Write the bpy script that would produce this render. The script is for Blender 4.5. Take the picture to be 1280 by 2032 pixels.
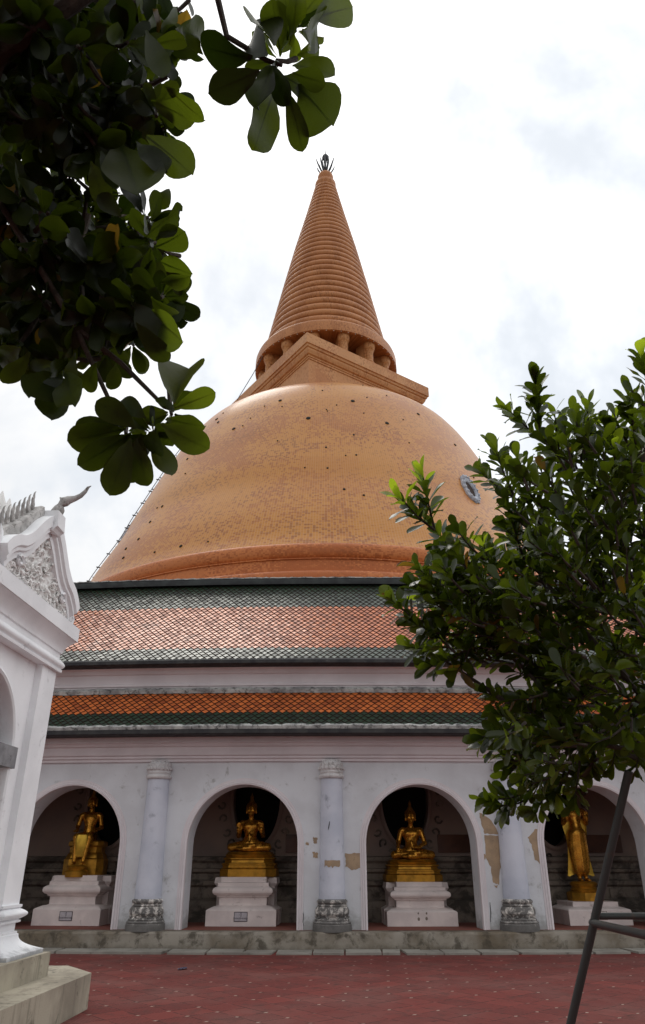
import bpy, math, random
import numpy as np
from mathutils import Vector, Matrix
random.seed(7); R = math.radians
for o in list(bpy.data.objects): bpy.data.objects.remove(o)
S = bpy.context.scene; COL = S.collection

# ------------------------------------------------------------------ camera
PITCH = R(25.8); F = 1435.0
cam = bpy.data.objects.new('camera', bpy.data.cameras.new('camera')); COL.objects.link(cam)
cam.location = (0, 0, 1.6); cam.rotation_euler = (R(90)+PITCH, 0, 0)
cam.data.sensor_fit = 'VERTICAL'; cam.data.sensor_height = 36; cam.data.lens = 36*F/2032
cam.data.clip_end = 3000; cam.data.clip_start = 0.05
S.camera = cam
S.view_settings.view_transform = 'Standard'; S.view_settings.look = 'None'
S.view_settings.exposure = 0; S.view_settings.gamma = 1

# ------------------------------------------------------------------ node helper
class NB:
    def __init__(s, tree): s.t = tree; s.n = tree.nodes; s.l = tree.links; s.n.clear()
    def put(s, inp, v):
        if isinstance(v, bpy.types.NodeSocket): s.l.new(v, inp)
        elif v is not None:
            if isinstance(v, (tuple, list)) and len(v) == 3 and inp.type == 'RGBA': v = (*v, 1)
            inp.default_value = v
    def node(s, typ, ins=None, out=0, **kw):
        n = s.n.new(typ)
        for k, v in kw.items(): setattr(n, k, v)
        for k, v in (ins or {}).items(): s.put(n.inputs[k], v)
        return n.outputs[out] if out is not None else n
    def m(s, op, a, b=None, c=None, clamp=False):
        n = s.n.new('ShaderNodeMath'); n.operation = op; n.use_clamp = clamp
        for i, v in enumerate((a, b, c)):
            if v is not None: s.put(n.inputs[i], v)
        return n.outputs[0]
    def mix(s, f, a, b, mode='MIX'):
        n = s.n.new('ShaderNodeMix'); n.data_type = 'RGBA'; n.blend_type = mode
        s.put(n.inputs[0], f); s.put(n.inputs[6], a); s.put(n.inputs[7], b)
        return n.outputs[2]
    def noise(s, vec, scale, detail=4, rough=.55, dist=0, out=0):
        return s.node('ShaderNodeTexNoise', {'Vector': vec, 'Scale': scale, 'Detail': detail, 'Roughness': rough, 'Distortion': dist}, out)
    def rng(s, v, a, b, c=0., d=1.):
        n = s.n.new('ShaderNodeMapRange'); n.interpolation_type = 'SMOOTHSTEP'
        for i, x in enumerate((v, a, b, c, d)): s.put(n.inputs[i], x)
        return n.outputs[0]
    def xyz(s, v):
        n = s.n.new('ShaderNodeSeparateXYZ'); s.put(n.inputs[0], v); return n.outputs
    def vec(s, x, y, z=0.):
        n = s.n.new('ShaderNodeCombineXYZ'); [s.put(n.inputs[i], q) for i, q in enumerate((x, y, z))]; return n.outputs[0]
    def bump(s, h, strength=.3, dist=.02, nrm=None):
        return s.node('ShaderNodeBump', {'Height': h, 'Strength': strength, 'Distance': dist, **({'Normal': nrm} if nrm else {})})

# ------------------------------------------------------------------ world and sun
SUN_EL, SUN_AZ = R(60), R(24)     # azimuth measured from +Y towards -X
sun_dir = Vector((-math.sin(SUN_AZ)*math.cos(SUN_EL), math.cos(SUN_AZ)*math.cos(SUN_EL), math.sin(SUN_EL)))
W = bpy.data.worlds.new("World"); S.world = W; W.use_nodes = True
b = NB(W.node_tree)
d = b.node('ShaderNodeTexCoord', out=0)
sky = b.node('ShaderNodeTexSky', sky_type='NISHITA', sun_disc=False, sun_elevation=SUN_EL, sun_rotation=-SUN_AZ, air_density=1.2, dust_density=2.0)
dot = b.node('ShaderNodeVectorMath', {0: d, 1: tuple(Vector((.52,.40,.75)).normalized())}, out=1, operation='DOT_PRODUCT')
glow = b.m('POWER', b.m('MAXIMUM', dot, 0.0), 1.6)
n1 = b.noise(d, 1.9, 6, .55, .3)
n2 = b.noise(d, 5.5, 5, .6, .2)
cl = b.m('ADD', b.m('MULTIPLY', n1, .75), b.m('MULTIPLY', n2, .25))
patch = b.rng(cl, .47, .66)                      # thin grey-blue places in the overcast
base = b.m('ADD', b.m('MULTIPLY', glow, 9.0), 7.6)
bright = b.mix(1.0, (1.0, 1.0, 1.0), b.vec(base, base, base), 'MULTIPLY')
grey = b.mix(.15, (7.3, 7.9, 8.6), sky)
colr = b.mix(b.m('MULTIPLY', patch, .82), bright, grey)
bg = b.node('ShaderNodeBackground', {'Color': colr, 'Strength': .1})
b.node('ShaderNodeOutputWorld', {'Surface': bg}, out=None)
sl = bpy.data.lights.new('sun', 'SUN'); sl.energy = .7; sl.angle = R(20); sl.color = (1, .95, .88)
so = bpy.data.objects.new('sun', sl); COL.objects.link(so)
so.rotation_euler = sun_dir.to_track_quat('Z', 'Y').to_euler()

# ------------------------------------------------------------------ mesh helpers
OFF = {}
def tag(o, label=None, cat=None, group=None, kind=None):
    if label: o['label'] = label
    if cat: o['category'] = cat
    if group: o['group'] = group
    if kind: o['kind'] = kind
    return o
def empty(name, loc, label, cat, group=None, rz=0, local=False):
    o = bpy.data.objects.new(name, None); COL.objects.link(o); o.location = loc; o.rotation_euler = (0, 0, rz)
    o.empty_display_size = .2
    OFF[o.name] = Vector((0, 0, 0)) if local else Vector(loc)
    return tag(o, label, cat, group)
class MB:
    def __init__(s): s.v = []; s.f = []; s.mi = []; s.at = []; s.n = 0
    def add(s, vs, fs, mi=0, at=0.):
        k = s.n; s.v.extend([tuple(p) for p in vs]); s.n += len(vs)
        for f in fs: s.f.append([k+i for i in f])
        s.mi.extend([mi]*len(fs)); s.at.extend([at]*len(fs)); return s
    def box(s, x0, x1, y0, y1, z0, z1, mi=0, M=None):
        vs = [Vector((x, y, z)) for z in (z0, z1) for y in (y0, y1) for x in (x0, x1)]
        if M: vs = [M @ v for v in vs]
        return s.add(vs, [(0,2,3,1),(4,5,7,6),(0,1,5,4),(1,3,7,5),(3,2,6,7),(2,0,4,6)], mi)
    def lathe(s, prof, n=32, c=(0,0,0), mi=0, a0=0, a1=2*math.pi, sx=1, sy=1, cap=True):
        full = abs(a1-a0-2*math.pi) < 1e-6; m = n if full else n+1
        vs = [(c[0]+sx*r*math.cos(a0+(a1-a0)*j/n), c[1]+sy*r*math.sin(a0+(a1-a0)*j/n), c[2]+z) for r, z in prof for j in range(m)]
        fs = [(i*m+j, i*m+(j+1) % m, (i+1)*m+(j+1) % m, (i+1)*m+j) for i in range(len(prof)-1) for j in range(n)]
        if cap and full:
            if prof[0][0] > 1e-4: fs.append(tuple(reversed(range(m))))
            if prof[-1][0] > 1e-4: fs.append(tuple((len(prof)-1)*m+j for j in range(m)))
        return s.add(vs, fs, mi)
    def rings(s, rings, mi=0, cap=True, closed=True, at=0.):
        m = len(rings[0]); vs = [p for r in rings for p in r]
        fs = [(i*m+j, i*m+(j+1) % m, (i+1)*m+(j+1) % m, (i+1)*m+j) for i in range(len(rings)-1) for j in range(m if closed else m-1)]
        if cap: fs += [tuple(reversed(range(m))), tuple((len(rings)-1)*m+j for j in range(m))]
        return s.add(vs, fs, mi, at)
    def tube(s, pts, rad, n=8, mi=0, at=0.):
        pts = [Vector(p) for p in pts]; rs = []
        if not isinstance(rad, (list, tuple)): rad = [rad]*len(pts)
        up = Vector((.13, .21, .97))
        for i, p in enumerate(pts):
            t = (pts[min(i+1, len(pts)-1)]-pts[max(i-1, 0)]).normalized()
            a = t.cross(up); a = a.normalized() if a.length > .05 else t.orthogonal().normalized(); c = t.cross(a)
            rs.append([p+rad[i]*(math.cos(2*math.pi*j/n)*a+math.sin(2*math.pi*j/n)*c) for j in range(n)])
        return s.rings(rs, mi, at=at)
    def build(s, name, mats, parent=None, smooth=False, local=False, ang=40):
        me = bpy.data.meshes.new(name)
        v = s.v
        if parent is not None and not local:
            o_ = OFF[parent.name]; v = [(p[0]-o_[0], p[1]-o_[1], p[2]-o_[2]) for p in v]
        me.from_pydata(v, [], s.f)
        if not isinstance(mats, (list, tuple)): mats = [mats]
        for m in mats: me.materials.append(m)
        me.polygons.foreach_set('material_index', s.mi)
        a = me.attributes.new('var', 'FLOAT', 'FACE'); a.data.foreach_set('value', s.at)
        me.validate(); me.update()
        if smooth: me.shade_smooth(); me.set_sharp_from_angle(angle=R(ang))
        o = bpy.data.objects.new(name, me); COL.objects.link(o)
        if parent is not None: o.parent = parent; OFF[o.name] = OFF[parent.name]
        else: OFF[o.name] = Vector((0, 0, 0))
        return o
def ray(px, py):
    u = (px-640)/F; v = (1016-py)/F
    return Vector((u, math.cos(PITCH)-v*math.sin(PITCH), math.sin(PITCH)+v*math.cos(PITCH)))
def at(px, py, t):   # photograph direction at camera-axis distance t
    return Vector((0, 0, 1.6))+ray(px, py)*t

# ------------------------------------------------------------------ materials
def newmat(name):
    m = bpy.data.materials.new(name); m.use_nodes = True; return m, NB(m.node_tree)
def finish(b, col, rough=.6, nrm=None, **kw):
    ins = {'Base Color': col, 'Roughness': rough}
    if nrm is not None: ins['Normal'] = nrm
    ins.update(kw)
    p = b.node('ShaderNodeBsdfPrincipled', ins)
    b.node('ShaderNodeOutputMaterial', {'Surface': p}, out=None)
def stucco(name, c1, c2, stain=(.12,.12,.12), amount=.3, rough=.85, scale=1.2, foot=None, bump=.25, streak=0.):
    m, b = newmat(name)
    P = b.node('ShaderNodeNewGeometry', out=0); x = b.xyz(P)
    col = b.mix(b.rng(b.noise(P, scale, 5), .35, .65), c1, c2)
    st = b.rng(b.noise(P, scale*2.3, 8, .68, .4), .66-amount*.25, .82-amount*.25)
    if streak:
        pv = b.vec(b.m('MULTIPLY', x[0], 9.), b.m('MULTIPLY', x[1], 9.), b.m('MULTIPLY', x[2], .7))
        st = b.m('MAXIMUM', st, b.m('MULTIPLY', b.rng(b.noise(pv, 1., 6, .6), .5, .75), streak))
    if foot:
        z0, z1, fa = foot
        h = b.m('ADD', x[2], b.m('MULTIPLY', b.m('SUBTRACT', b.noise(P, 5., 6, .7), .5), (z1-z0)*2.4))
        st = b.m('MAXIMUM', st, b.m('MULTIPLY', b.rng(h, z1, z0), fa))
    col = b.mix(b.m('MULTIPLY', st, .85), col, stain)
    speck = b.rng(b.noise(P, 60, 3), .62, .72)
    col = b.mix(b.m('MULTIPLY', speck, .12), col, stain)
    h = b.m('ADD', b.noise(P, 45, 6, .7), b.m('MULTIPLY', b.noise(P, 6, 3), 1.2))
    finish(b, col, rough, b.bump(h, bump, .012))
    return m
M = {}
M['wall'] = stucco('white_lime_wall', (.70,.72,.755), (.61,.62,.65), (.30,.30,.29), .35, foot=(.32,.72,.9))
M['cornice'] = stucco('white_cornice', (.74,.69,.71), (.66,.61,.63), (.34,.30,.30), .06)
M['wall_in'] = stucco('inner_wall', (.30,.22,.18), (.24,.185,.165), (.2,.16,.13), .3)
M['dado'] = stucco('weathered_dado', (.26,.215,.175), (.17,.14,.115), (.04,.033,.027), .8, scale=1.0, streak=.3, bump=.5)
M['column'] = stucco('column_plaster', (.62,.64,.72), (.50,.53,.62), (.28,.30,.36), .35, foot=(.8,1.15,.35))
M['capital'] = stucco('capital_plaster', (.72,.70,.70), (.55,.53,.54), (.25,.24,.23), .5, bump=.9)
M['colbase'] = stucco('column_foot_blackened', (.80,.76,.71), (.62,.58,.54), (.028,.028,.03), 1.15, scale=3.2, foot=(.44,.62,.97), bump=.7)
M['ledge'] = stucco('ledge_stone', (.28,.25,.21), (.145,.115,.08), (.06,.048,.033), .7, scale=1.4, foot=(-.02,.14,.6), bump=.5)
M['slab'] = stucco('kerb_slab', (.30,.285,.25), (.21,.195,.17), (.07,.065,.055), .4, scale=1.5)
M['bare'] = stucco('bare_render', (.42,.30,.19), (.33,.24,.16), (.2,.14,.09), .3, scale=5, bump=.6)
M['pink'] = stucco('pedestal_plaster', (.78,.69,.66), (.66,.58,.56), (.30,.24,.22), .3, scale=2.4)
M['shrine'] = stucco('shrine_white', (.89,.90,.92), (.80,.81,.83), (.40,.40,.41), .25, scale=1.5, bump=.15)
M['shrine_foot'] = stucco('shrine_foot_white', (.80,.81,.83), (.74,.75,.77), (.10,.11,.12), .2, scale=2.5, foot=(.62,.72,.8))
M['shrine_old'] = stucco('shrine_weathered', (.52,.50,.485), (.30,.29,.28), (.13,.12,.11), .6, scale=6, bump=.8)
M['relief'] = stucco('relief_plaster', (.88,.87,.86), (.78,.77,.75), (.42,.40,.37), .15, scale=6, bump=.6)
M['plinth'] = stucco('shrine_plinth_stone', (.40,.36,.28), (.25,.22,.17), (.08,.07,.05), .45, scale=1.6, streak=.7, foot=(-.05,.06,.4))
M['lintel'] = stucco('grey_lintel', (.27,.27,.28), (.18,.18,.19), (.05,.05,.05), .4, scale=5)
M['mortar'] = stucco('eave_mortar', (.50,.50,.48), (.22,.22,.22), (.03,.03,.03), .7, scale=3.5, bump=.9)
M['dark_trim'] = stucco('dark_eave', (.045,.045,.045), (.022,.022,.025), (.12,.12,.12), .3, scale=4)
M['ridge'] = stucco('ridge_trim', (.035,.042,.042), (.018,.02,.022), (.15,.15,.15), .2, scale=3)
M['roof_under'] = stucco('roof_underlayer', (.045,.02,.012), (.03,.013,.008), (.01,.01,.01), .3)
M['roof_under_green'] = stucco('roof_underlayer_green', (.012,.016,.012), (.008,.011,.008), (.005,.005,.005), .3)

def simple(name, col, rough=.5, metal=0., nz=0., scale=8, **kw):
    m, b = newmat(name); P = b.node('ShaderNodeNewGeometry', out=0)
    c = b.mix(b.rng(b.noise(P, scale, 5), .3, .7), tuple(x*(1-nz) for x in col), tuple(min(1, x*(1+nz)) for x in col))
    finish(b, c, rough, b.bump(b.noise(P, scale*5, 4), .12, .01), Metallic=metal, **kw); return m
M['black'] = simple('opening_dark', (.006,.008,.006), .9)
M['iron'] = simple('finial_iron', (.035,.04,.045), .5, .3, .3)
M['cable'] = simple('cable_dark', (.05,.05,.055), .6)
M['bulb'] = simple('bulb_white', (.8,.8,.75), .3)
M['wood'] = simple('dark_wood_board', (.085,.028,.012), .45, 0, .3, 3)
M['sign'] = simple('sign_plate', (.45,.42,.45), .4, 0, .1, 20)
M['ink'] = simple('sign_ink', (.03,.02,.03), .5)
M['grey_frame'] = stucco('niche_frame_grey', (.52,.54,.60), (.34,.36,.42), (.12,.12,.14), .6, scale=1.5)
M['niche_dark'] = simple('niche_inside', (.03,.012,.006), .8)
M['scrap'] = simple('blue_wrapper', (.05,.055,.10), .6)
M['redfloor'] = stucco('gallery_floor_red', (.24,.075,.05), (.17,.055,.04), (.08,.04,.03), .3)
def pole_mat():
    m, b = newmat('painted_pipe'); P = b.node('ShaderNodeNewGeometry', out=0)
    c = b.mix(b.rng(b.noise(P, 9, 6, .65), .55, .7), (.038,.042,.04), (.075,.05,.035))
    finish(b, c, .5, b.bump(b.noise(P, 60, 4), .2, .004)); return m
M['pole'] = pole_mat()
def bark(name, a, c):
    m, b = newmat(name); P = b.node('ShaderNodeNewGeometry', out=0)
    col = b.mix(b.rng(b.noise(P, 22, 6, .65), .35, .65), a, c)
    finish(b, col, .9, b.bump(b.noise(P, 50, 6, .7), .8, .01)); return m
M['bark'] = bark('bark', (.035,.027,.022), (.075,.058,.045))
def gold(name, col, rough):
    m, b = newmat(name); P = b.node('ShaderNodeNewGeometry', out=0)
    c = b.mix(b.rng(b.noise(P, 6, 5), .35, .7), col, tuple(x*.6 for x in col))
    finish(b, c, b.rng(b.noise(P, 12, 4), .3, .7, rough-.07, rough+.08), b.bump(b.noise(P, 25, 3), .1, .01), Metallic=.75); return m
M['gold'] = gold('gilded_lacquer', (.66,.30,.035), .27)
M['gold_base'] = gold('gilded_base', (.52,.26,.03), .42)
M['gold_robe'] = gold('gilded_robe_light', (.72,.46,.06), .38)
M['gold_hair'] = gold('gilded_hair', (.42,.20,.04), .45)

def tile_mat(name, c1, c2):
    m, b = newmat(name)
    P = b.node('ShaderNodeNewGeometry', out=0)
    v = b.node('ShaderNodeAttribute', attribute_name='var', out=2)
    col = b.mix(v, c1, c2)
    col = b.mix(b.m('MULTIPLY', b.rng(b.noise(P, 2.2, 7, .7), .52, .72), .55), col, tuple(x*.35 for x in c2))
    finish(b, col, b.rng(v, 0., 1., .25, .4), b.bump(b.noise(P, 14, 3), .08, .01), **{'Coat Weight': .5, 'Coat Roughness': .45, 'Coat IOR': 1.5, 'Specular IOR Level': .2}); return m
M['tile_orange'] = tile_mat('glazed_orange_tile', (.62,.16,.04), (.34,.075,.018))
M['tile_green'] = tile_mat('glazed_green_tile', (.020,.042,.022), (.006,.014,.008))

# stupa tiles: small glazed mosaic in rings round the axis (object origin is on the axis)
def stupa_tiles(name, ca, cb, cc, size=.3, gloss=.3, coat=.35, mott=.5):
    m, b = newmat(name)
    P = b.node('ShaderNodeTexCoord', out=3); x = b.xyz(P)
    ang = b.m('MULTIPLY', b.m('ARCTAN2', x[1], x[0]), 27.0)
    iu = b.m('FLOOR', b.m('DIVIDE', ang, size)); iv = b.m('FLOOR', b.m('DIVIDE', x[2], size*.8))
    # diagonal herringbone tiling: two skewed cell indices
    w = b.node('ShaderNodeTexWhiteNoise', {'Vector': b.vec(iu, iv, 0.)}, noise_dimensions='3D')
    big = b.noise(b.vec(b.m('MULTIPLY', ang, .10), b.m('MULTIPLY', x[2], .16), 0.), 1.0, 5, .6, .2)
    mid = b.noise(b.vec(b.m('MULTIPLY', ang, .9), b.m('MULTIPLY', x[2], 1.5), 3.), 1.0, 5, .65)
    k = b.m('ADD', b.m('MULTIPLY', w, mott), b.m('ADD', b.m('MULTIPLY', b.m('SUBTRACT', big, .5), 2.4), b.m('MULTIPLY', mid, .7)))
    col = b.mix(b.rng(k, .52, .82), ca, cb)
    fl = b.m('MULTIPLY', b.rng(w, .66, .72), b.rng(b.noise(b.vec(b.m('MULTIPLY', ang, .16), b.m('MULTIPLY', x[2], .22), 9.), 1., 3), .45, .60))
    col = b.mix(b.m('MULTIPLY', fl, .45), col, tuple(c*.62 for c in cb))
    # rectangular repair fields
    ru = b.m('FLOOR', b.m('DIVIDE', b.m('ADD', ang, 1.3), 6.3)); rv = b.m('FLOOR', b.m('DIVIDE', b.m('ADD', x[2], 1.0), 5.2))
    rw = b.node('ShaderNodeTexWhiteNoise', {'Vector': b.vec(ru, rv, 5.)}, noise_dimensions='3D')
    col = b.mix(b.m('MULTIPLY', b.rng(rw, .5, .75), .45), col, cc)
    col = b.mix(b.m('MULTIPLY', b.rng(w, .75, 1.), .18), col, tuple(c*.6 for c in cb))
    fu = b.m('FRACT', b.m('DIVIDE', ang, size)); fv = b.m('FRACT', b.m('DIVIDE', x[2], size*.8))
    ed = b.m('MINIMUM', b.m('MINIMUM', fu, b.m('SUBTRACT', 1., fu)), b.m('MINIMUM', fv, b.m('SUBTRACT', 1., fv)))
    line = b.rng(ed, .02, .14)
    col = b.mix(b.m('MULTIPLY', b.m('SUBTRACT', 1., line), .12), col, (.9,.8,.7) if name == 'dome_tiles' else tuple(c*.5 for c in cb))
    h = b.m('ADD', line, b.m('MULTIPLY', w, .5))
    finish(b, col, gloss, b.bump(h, .22, .03), **{'Coat Weight': coat, 'Coat Roughness': .22, 'Specular IOR Level': .2}); return m
M['dome'] = stupa_tiles('dome_tiles', (.51,.212,.034), (.41,.142,.026), (.46,.172,.030), size=.24, gloss=.52, coat=.28)
M['band'] = stupa_tiles('base_band_tiles', (.54,.18,.055), (.42,.12,.034), (.50,.165,.05), size=.15, gloss=.45, coat=.08)
M['spire'] = stupa_tiles('spire_tiles', (.48,.20,.075), (.36,.135,.045), (.42,.165,.06), gloss=.5, coat=.08)
M['harm'] = stupa_tiles('harmika_tiles', (.56,.275,.115), (.46,.195,.075), (.50,.23,.09), gloss=.5, coat=.08)

def paving():
    m, b = newmat('red_paving')
    P = b.node('ShaderNodeNewGeometry', out=0); x = b.xyz(P)
    a = R(40.6); ca, sa = math.cos(a)/.41, math.sin(a)/.41
    u = b.m('ADD', b.m('MULTIPLY', x[0], ca), b.m('MULTIPLY', x[1], sa))
    v = b.m('SUBTRACT', b.m('MULTIPLY', x[1], ca), b.m('MULTIPLY', x[0], sa))
    wob = b.m('MULTIPLY', b.m('SUBTRACT', b.noise(P, 1.5, 3), .5), .06)
    u = b.m('ADD', u, wob); v = b.m('ADD', v, wob)
    fu, fv = b.m('FRACT', u), b.m('FRACT', v)
    eu = b.m('MINIMUM', fu, b.m('SUBTRACT', 1., fu)); ev = b.m('MINIMUM', fv, b.m('SUBTRACT', 1., fv))
    e = b.m('MINIMUM', eu, ev)
    w = b.node('ShaderNodeTexWhiteNoise', {'Vector': b.vec(b.m('FLOOR', u), b.m('FLOOR', v), 0.)}, noise_dimensions='3D')
    col = b.mix(w, (.16,.036,.030), (.13,.030,.026))
    col = b.mix(b.m('MULTIPLY', b.rng(b.noise(P, .7, 6, .6), .4, .68), .55), col, (.16,.075,.065))
    col = b.mix(b.m('MULTIPLY', b.rng(b.noise(P, 3.5, 8, .7), .50, .68), .6), col, (.065,.03,.026))
    gn = b.noise(P, 9., 4)
    gap = b.m('MULTIPLY', b.rng(e, .035, .008), b.rng(gn, .38, .56))
    col = b.mix(b.m('MULTIPLY', gap, .85), col, (.025,.014,.012))
    dots = b.m('ADD', b.m('MULTIPLY', eu, .75), b.m('MULTIPLY', ev, 1.3))
    wd = b.node('ShaderNodeTexWhiteNoise', {'Vector': b.vec(b.m('ROUND', u), b.m('ROUND', v), 4.)}, noise_dimensions='3D')
    dm = b.m('MULTIPLY', b.rng(b.m('ADD', dots, b.m('MULTIPLY', b.m('SUBTRACT', b.noise(P, 30, 3), .5), .12)), .075, .045), b.rng(wd, .3, .6))
    col = b.mix(b.m('MULTIPLY', dm, .9), col, (.36,.29,.24))
    # ribbed pavers: fine ridges along one axis, direction changing per tile
    rib = b.m('SINE', b.m('MULTIPLY', b.m('ADD', u, 0.), 2*math.pi*11))
    ribm = b.m('MULTIPLY', b.m('MULTIPLY', rib, b.rng(e, .02, .07)), b.rng(w, .1, .5, .35, 1.))
    col = b.mix(b.m('MULTIPLY', b.rng(ribm, -.1, -.9), .38), col, (.05,.02,.018))
    h = b.m('ADD', b.m('MULTIPLY', ribm, .35), b.m('ADD', b.m('MULTIPLY', b.rng(e, 0., .04), .6), b.m('MULTIPLY', w, .5)))
    finish(b, col, .9, b.bump(h, .4, .008), **{'Specular IOR Level': .2}); return m
M['paving'] = paving()
def groundm():
    m, b = newmat('courtyard_ground'); P = b.node('ShaderNodeNewGeometry', out=0)
    finish(b, b.mix(b.noise(P, .3, 6), (.16,.14,.11), (.24,.21,.17)), .9, b.bump(b.noise(P, 8, 6), .3, .02)); return m
M['ground'] = groundm()

def leafm(name, dark, light, tr_dark, tr_light, trw=.45, rough=.28):
    m, b = newmat(name)
    v = b.node('ShaderNodeAttribute', attribute_name='var', out=2)
    P = b.node('ShaderNodeNewGeometry', out=0)
    n = b.rng(b.noise(P, 30, 4), .3, .7)
    base = b.mix(v, dark, light); base = b.mix(b.m('MULTIPLY', n, .3), base, tuple(c*.6 for c in dark))
    tr = b.mix(v, tr_dark, tr_light)
    old = b.rng(v, .93, .97); base = b.mix(old, base, (.10,.06,.012)); tr = b.mix(old, tr, (.26,.15,.015))
    nrm = b.bump(b.noise(P, 40, 3), .15, .004)
    p = b.node('ShaderNodeBsdfPrincipled', {'Base Color': base, 'Roughness': rough, 'Specular IOR Level': .45, 'Normal': nrm})
    t = b.node('ShaderNodeBsdfTranslucent', {'Color': tr, 'Normal': nrm})
    mx = b.node('ShaderNodeMixShader', {0: b.m('ADD', trw, b.m('MULTIPLY', v, .25)), 1: p, 2: t})
    b.node('ShaderNodeOutputMaterial', {'Surface': mx}, out=None)
    return m
M['leaf_big'] = leafm('large_leaf', (.009,.015,.004), (.040,.068,.013), (.016,.030,.002), (.24,.32,.012), .42, .38)
M['leaf_small'] = leafm('small_leaf', (.022,.036,.007), (.22,.34,.025), (.05,.085,.004), (.70,.90,.04), .42, .25)

# ------------------------------------------------------------------ ground
def sheet(name, x0, x1, y0, y1, z, m, thick=None):
    mb = MB(); mb.add([(x0,y0,z),(x1,y0,z),(x1,y1,z),(x0,y1,z)], [(0,1,2,3)])
    return tag(mb.build(name, m), kind='structure')
sheet('ground', -900, 900, -900, 900, -.012, M['ground'])
sheet('paving', -30, 30, -14, 18.5, 0, M['paving'])

# ------------------------------------------------------------------ stupa
CX, CY = .5, 85.0
ST = empty('stupa', (CX, CY, 0), 'giant orange tiled bell shaped stupa with a ringed spire rising behind the gallery roofs', 'stupa')
DP = [(29.6,23.8),(28.9,25.0),(28.3,26.4),(27.6,28.0),(26.6,30.0),(25.4,32.4),(24.4,35.0),(23.1,38),(21.8,41),(20.4,44),(19.6,45.6),(18.6,47.3),(17.4,48.9),(15.8,50.2),(13.8,51.2),(11.6,52.0),(9.5,52.5),(6,52.9)]
def catmull(P, k=6):
    out = []
    for i in range(len(P)-1):
        p0, p1, p2, p3 = P[max(i-1,0)], P[i], P[i+1], P[min(i+2,len(P)-1)]
        for j in range(k):
            t = j/k
            out.append(tuple(.5*((2*p1[a])+(-p0[a]+p2[a])*t+(2*p0[a]-5*p1[a]+4*p2[a]-p3[a])*t*t+(-p0[a]+3*p1[a]-3*p2[a]+p3[a])*t**3) for a in range(len(p1))))
    out.append(P[-1]); return out
DPS = catmull(DP, 5)
ctr = (CX, CY, 0)
MB().lathe(DPS, 160, ctr, cap=False).build('dome', M['dome'], ST, True)
def arcp(r0, z0, z1, bulge, n=8):   # torus-like bulge between z0 and z1
    return [(r0+bulge*math.sin(math.pi*i/n), z0+(z1-z0)*(.5-.5*math.cos(math.pi*i/n))) for i in range(n+1)]
prof = [(32.2,12.0),(32.2,18.4),(31.6,18.5),(31.6,19.0)]+arcp(31.1,19.05,20.9,.35)+[(30.75,20.95),(30.62,21.0),(30.5,22.1),(30.62,22.12),(30.62,22.2),(30.35,22.25)]+arcp(29.95,22.3,23.75,.42,12)+[(29.72,23.82)]
MB().lathe(prof, 160, ctr, cap=False).build('base_moulding', M['band'], ST, True, ang=50)
MB().lathe([(33.5,-1.62),(33.5,9),(32.2,12)], 96, ctr, cap=False).build('drum_foot', M['band'], ST, True)

# square harmika, corner towards the viewer
ha = math.radians(-99.7); hd = 14.35
def hsq(scale, z): return [(CX+hd*scale*math.cos(ha+k*math.pi/2), CY+hd*scale*math.sin(ha+k*math.pi/2), z) for k in range(4)]
mb = MB(); mb.rings([hsq(.905, 47), hsq(.905, 55.9), hsq(.915,55.92), hsq(.915,56.2)], cap=False)
mb.build('harmika_body', M['harm'], ST)
mb = MB(); mb.rings([hsq(.906,56.1), hsq(.925,56.2), hsq(.925,56.4), hsq(.945,56.5), hsq(.965,56.9), hsq(.965,57.15), hsq(.98,57.2), hsq(.985,57.5), hsq(1.0,57.55), hsq(1.0,59.0), hsq(.97,59.02), hsq(.5,59.1)], cap=False)
mb.build('harmika_cornice', M['harm'], ST)
# colonnade under the spire
CB = 59.0
mb = MB(); mb.lathe([(9.6,CB),(9.6,CB+.35),(9.3,CB+.4)], 72, ctr, cap=True); mb.build('colonnade_floor', M['harm'], ST, True)
MB().lathe([(5.4,CB),(5.4,63.2)], 48, ctr, cap=False).build('colonnade_core', M['niche_dark'], ST, True)
def dcol():
    mb = MB(); c = (CX+8.85, CY, 0)
    mb.lathe([(.78,CB+.3),(.78,CB+.6),(.62,CB+.7),(.68,CB+.9),(.55,CB+1.0),(.52,CB+2.6),(.62,CB+2.75),(.55,CB+2.9),(.75,CB+3.1),(.82,CB+3.4),(.82,CB+4.0)], 16, c)
    mb.box(CX+7.0, CX+8.7, CY-.66, CY+.66, CB+.3, 63.1)
    return mb.build('colonnade_column', M['harm'], ST, True)
c0 = dcol(); NC = 14
for k in range(NC):
    o = c0 if k == 0 else c0.copy()
    if k: COL.objects.link(o); o.parent = ST
    o.rotation_euler = (0, 0, R(-90+15)+k*2*math.pi/NC)
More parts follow.
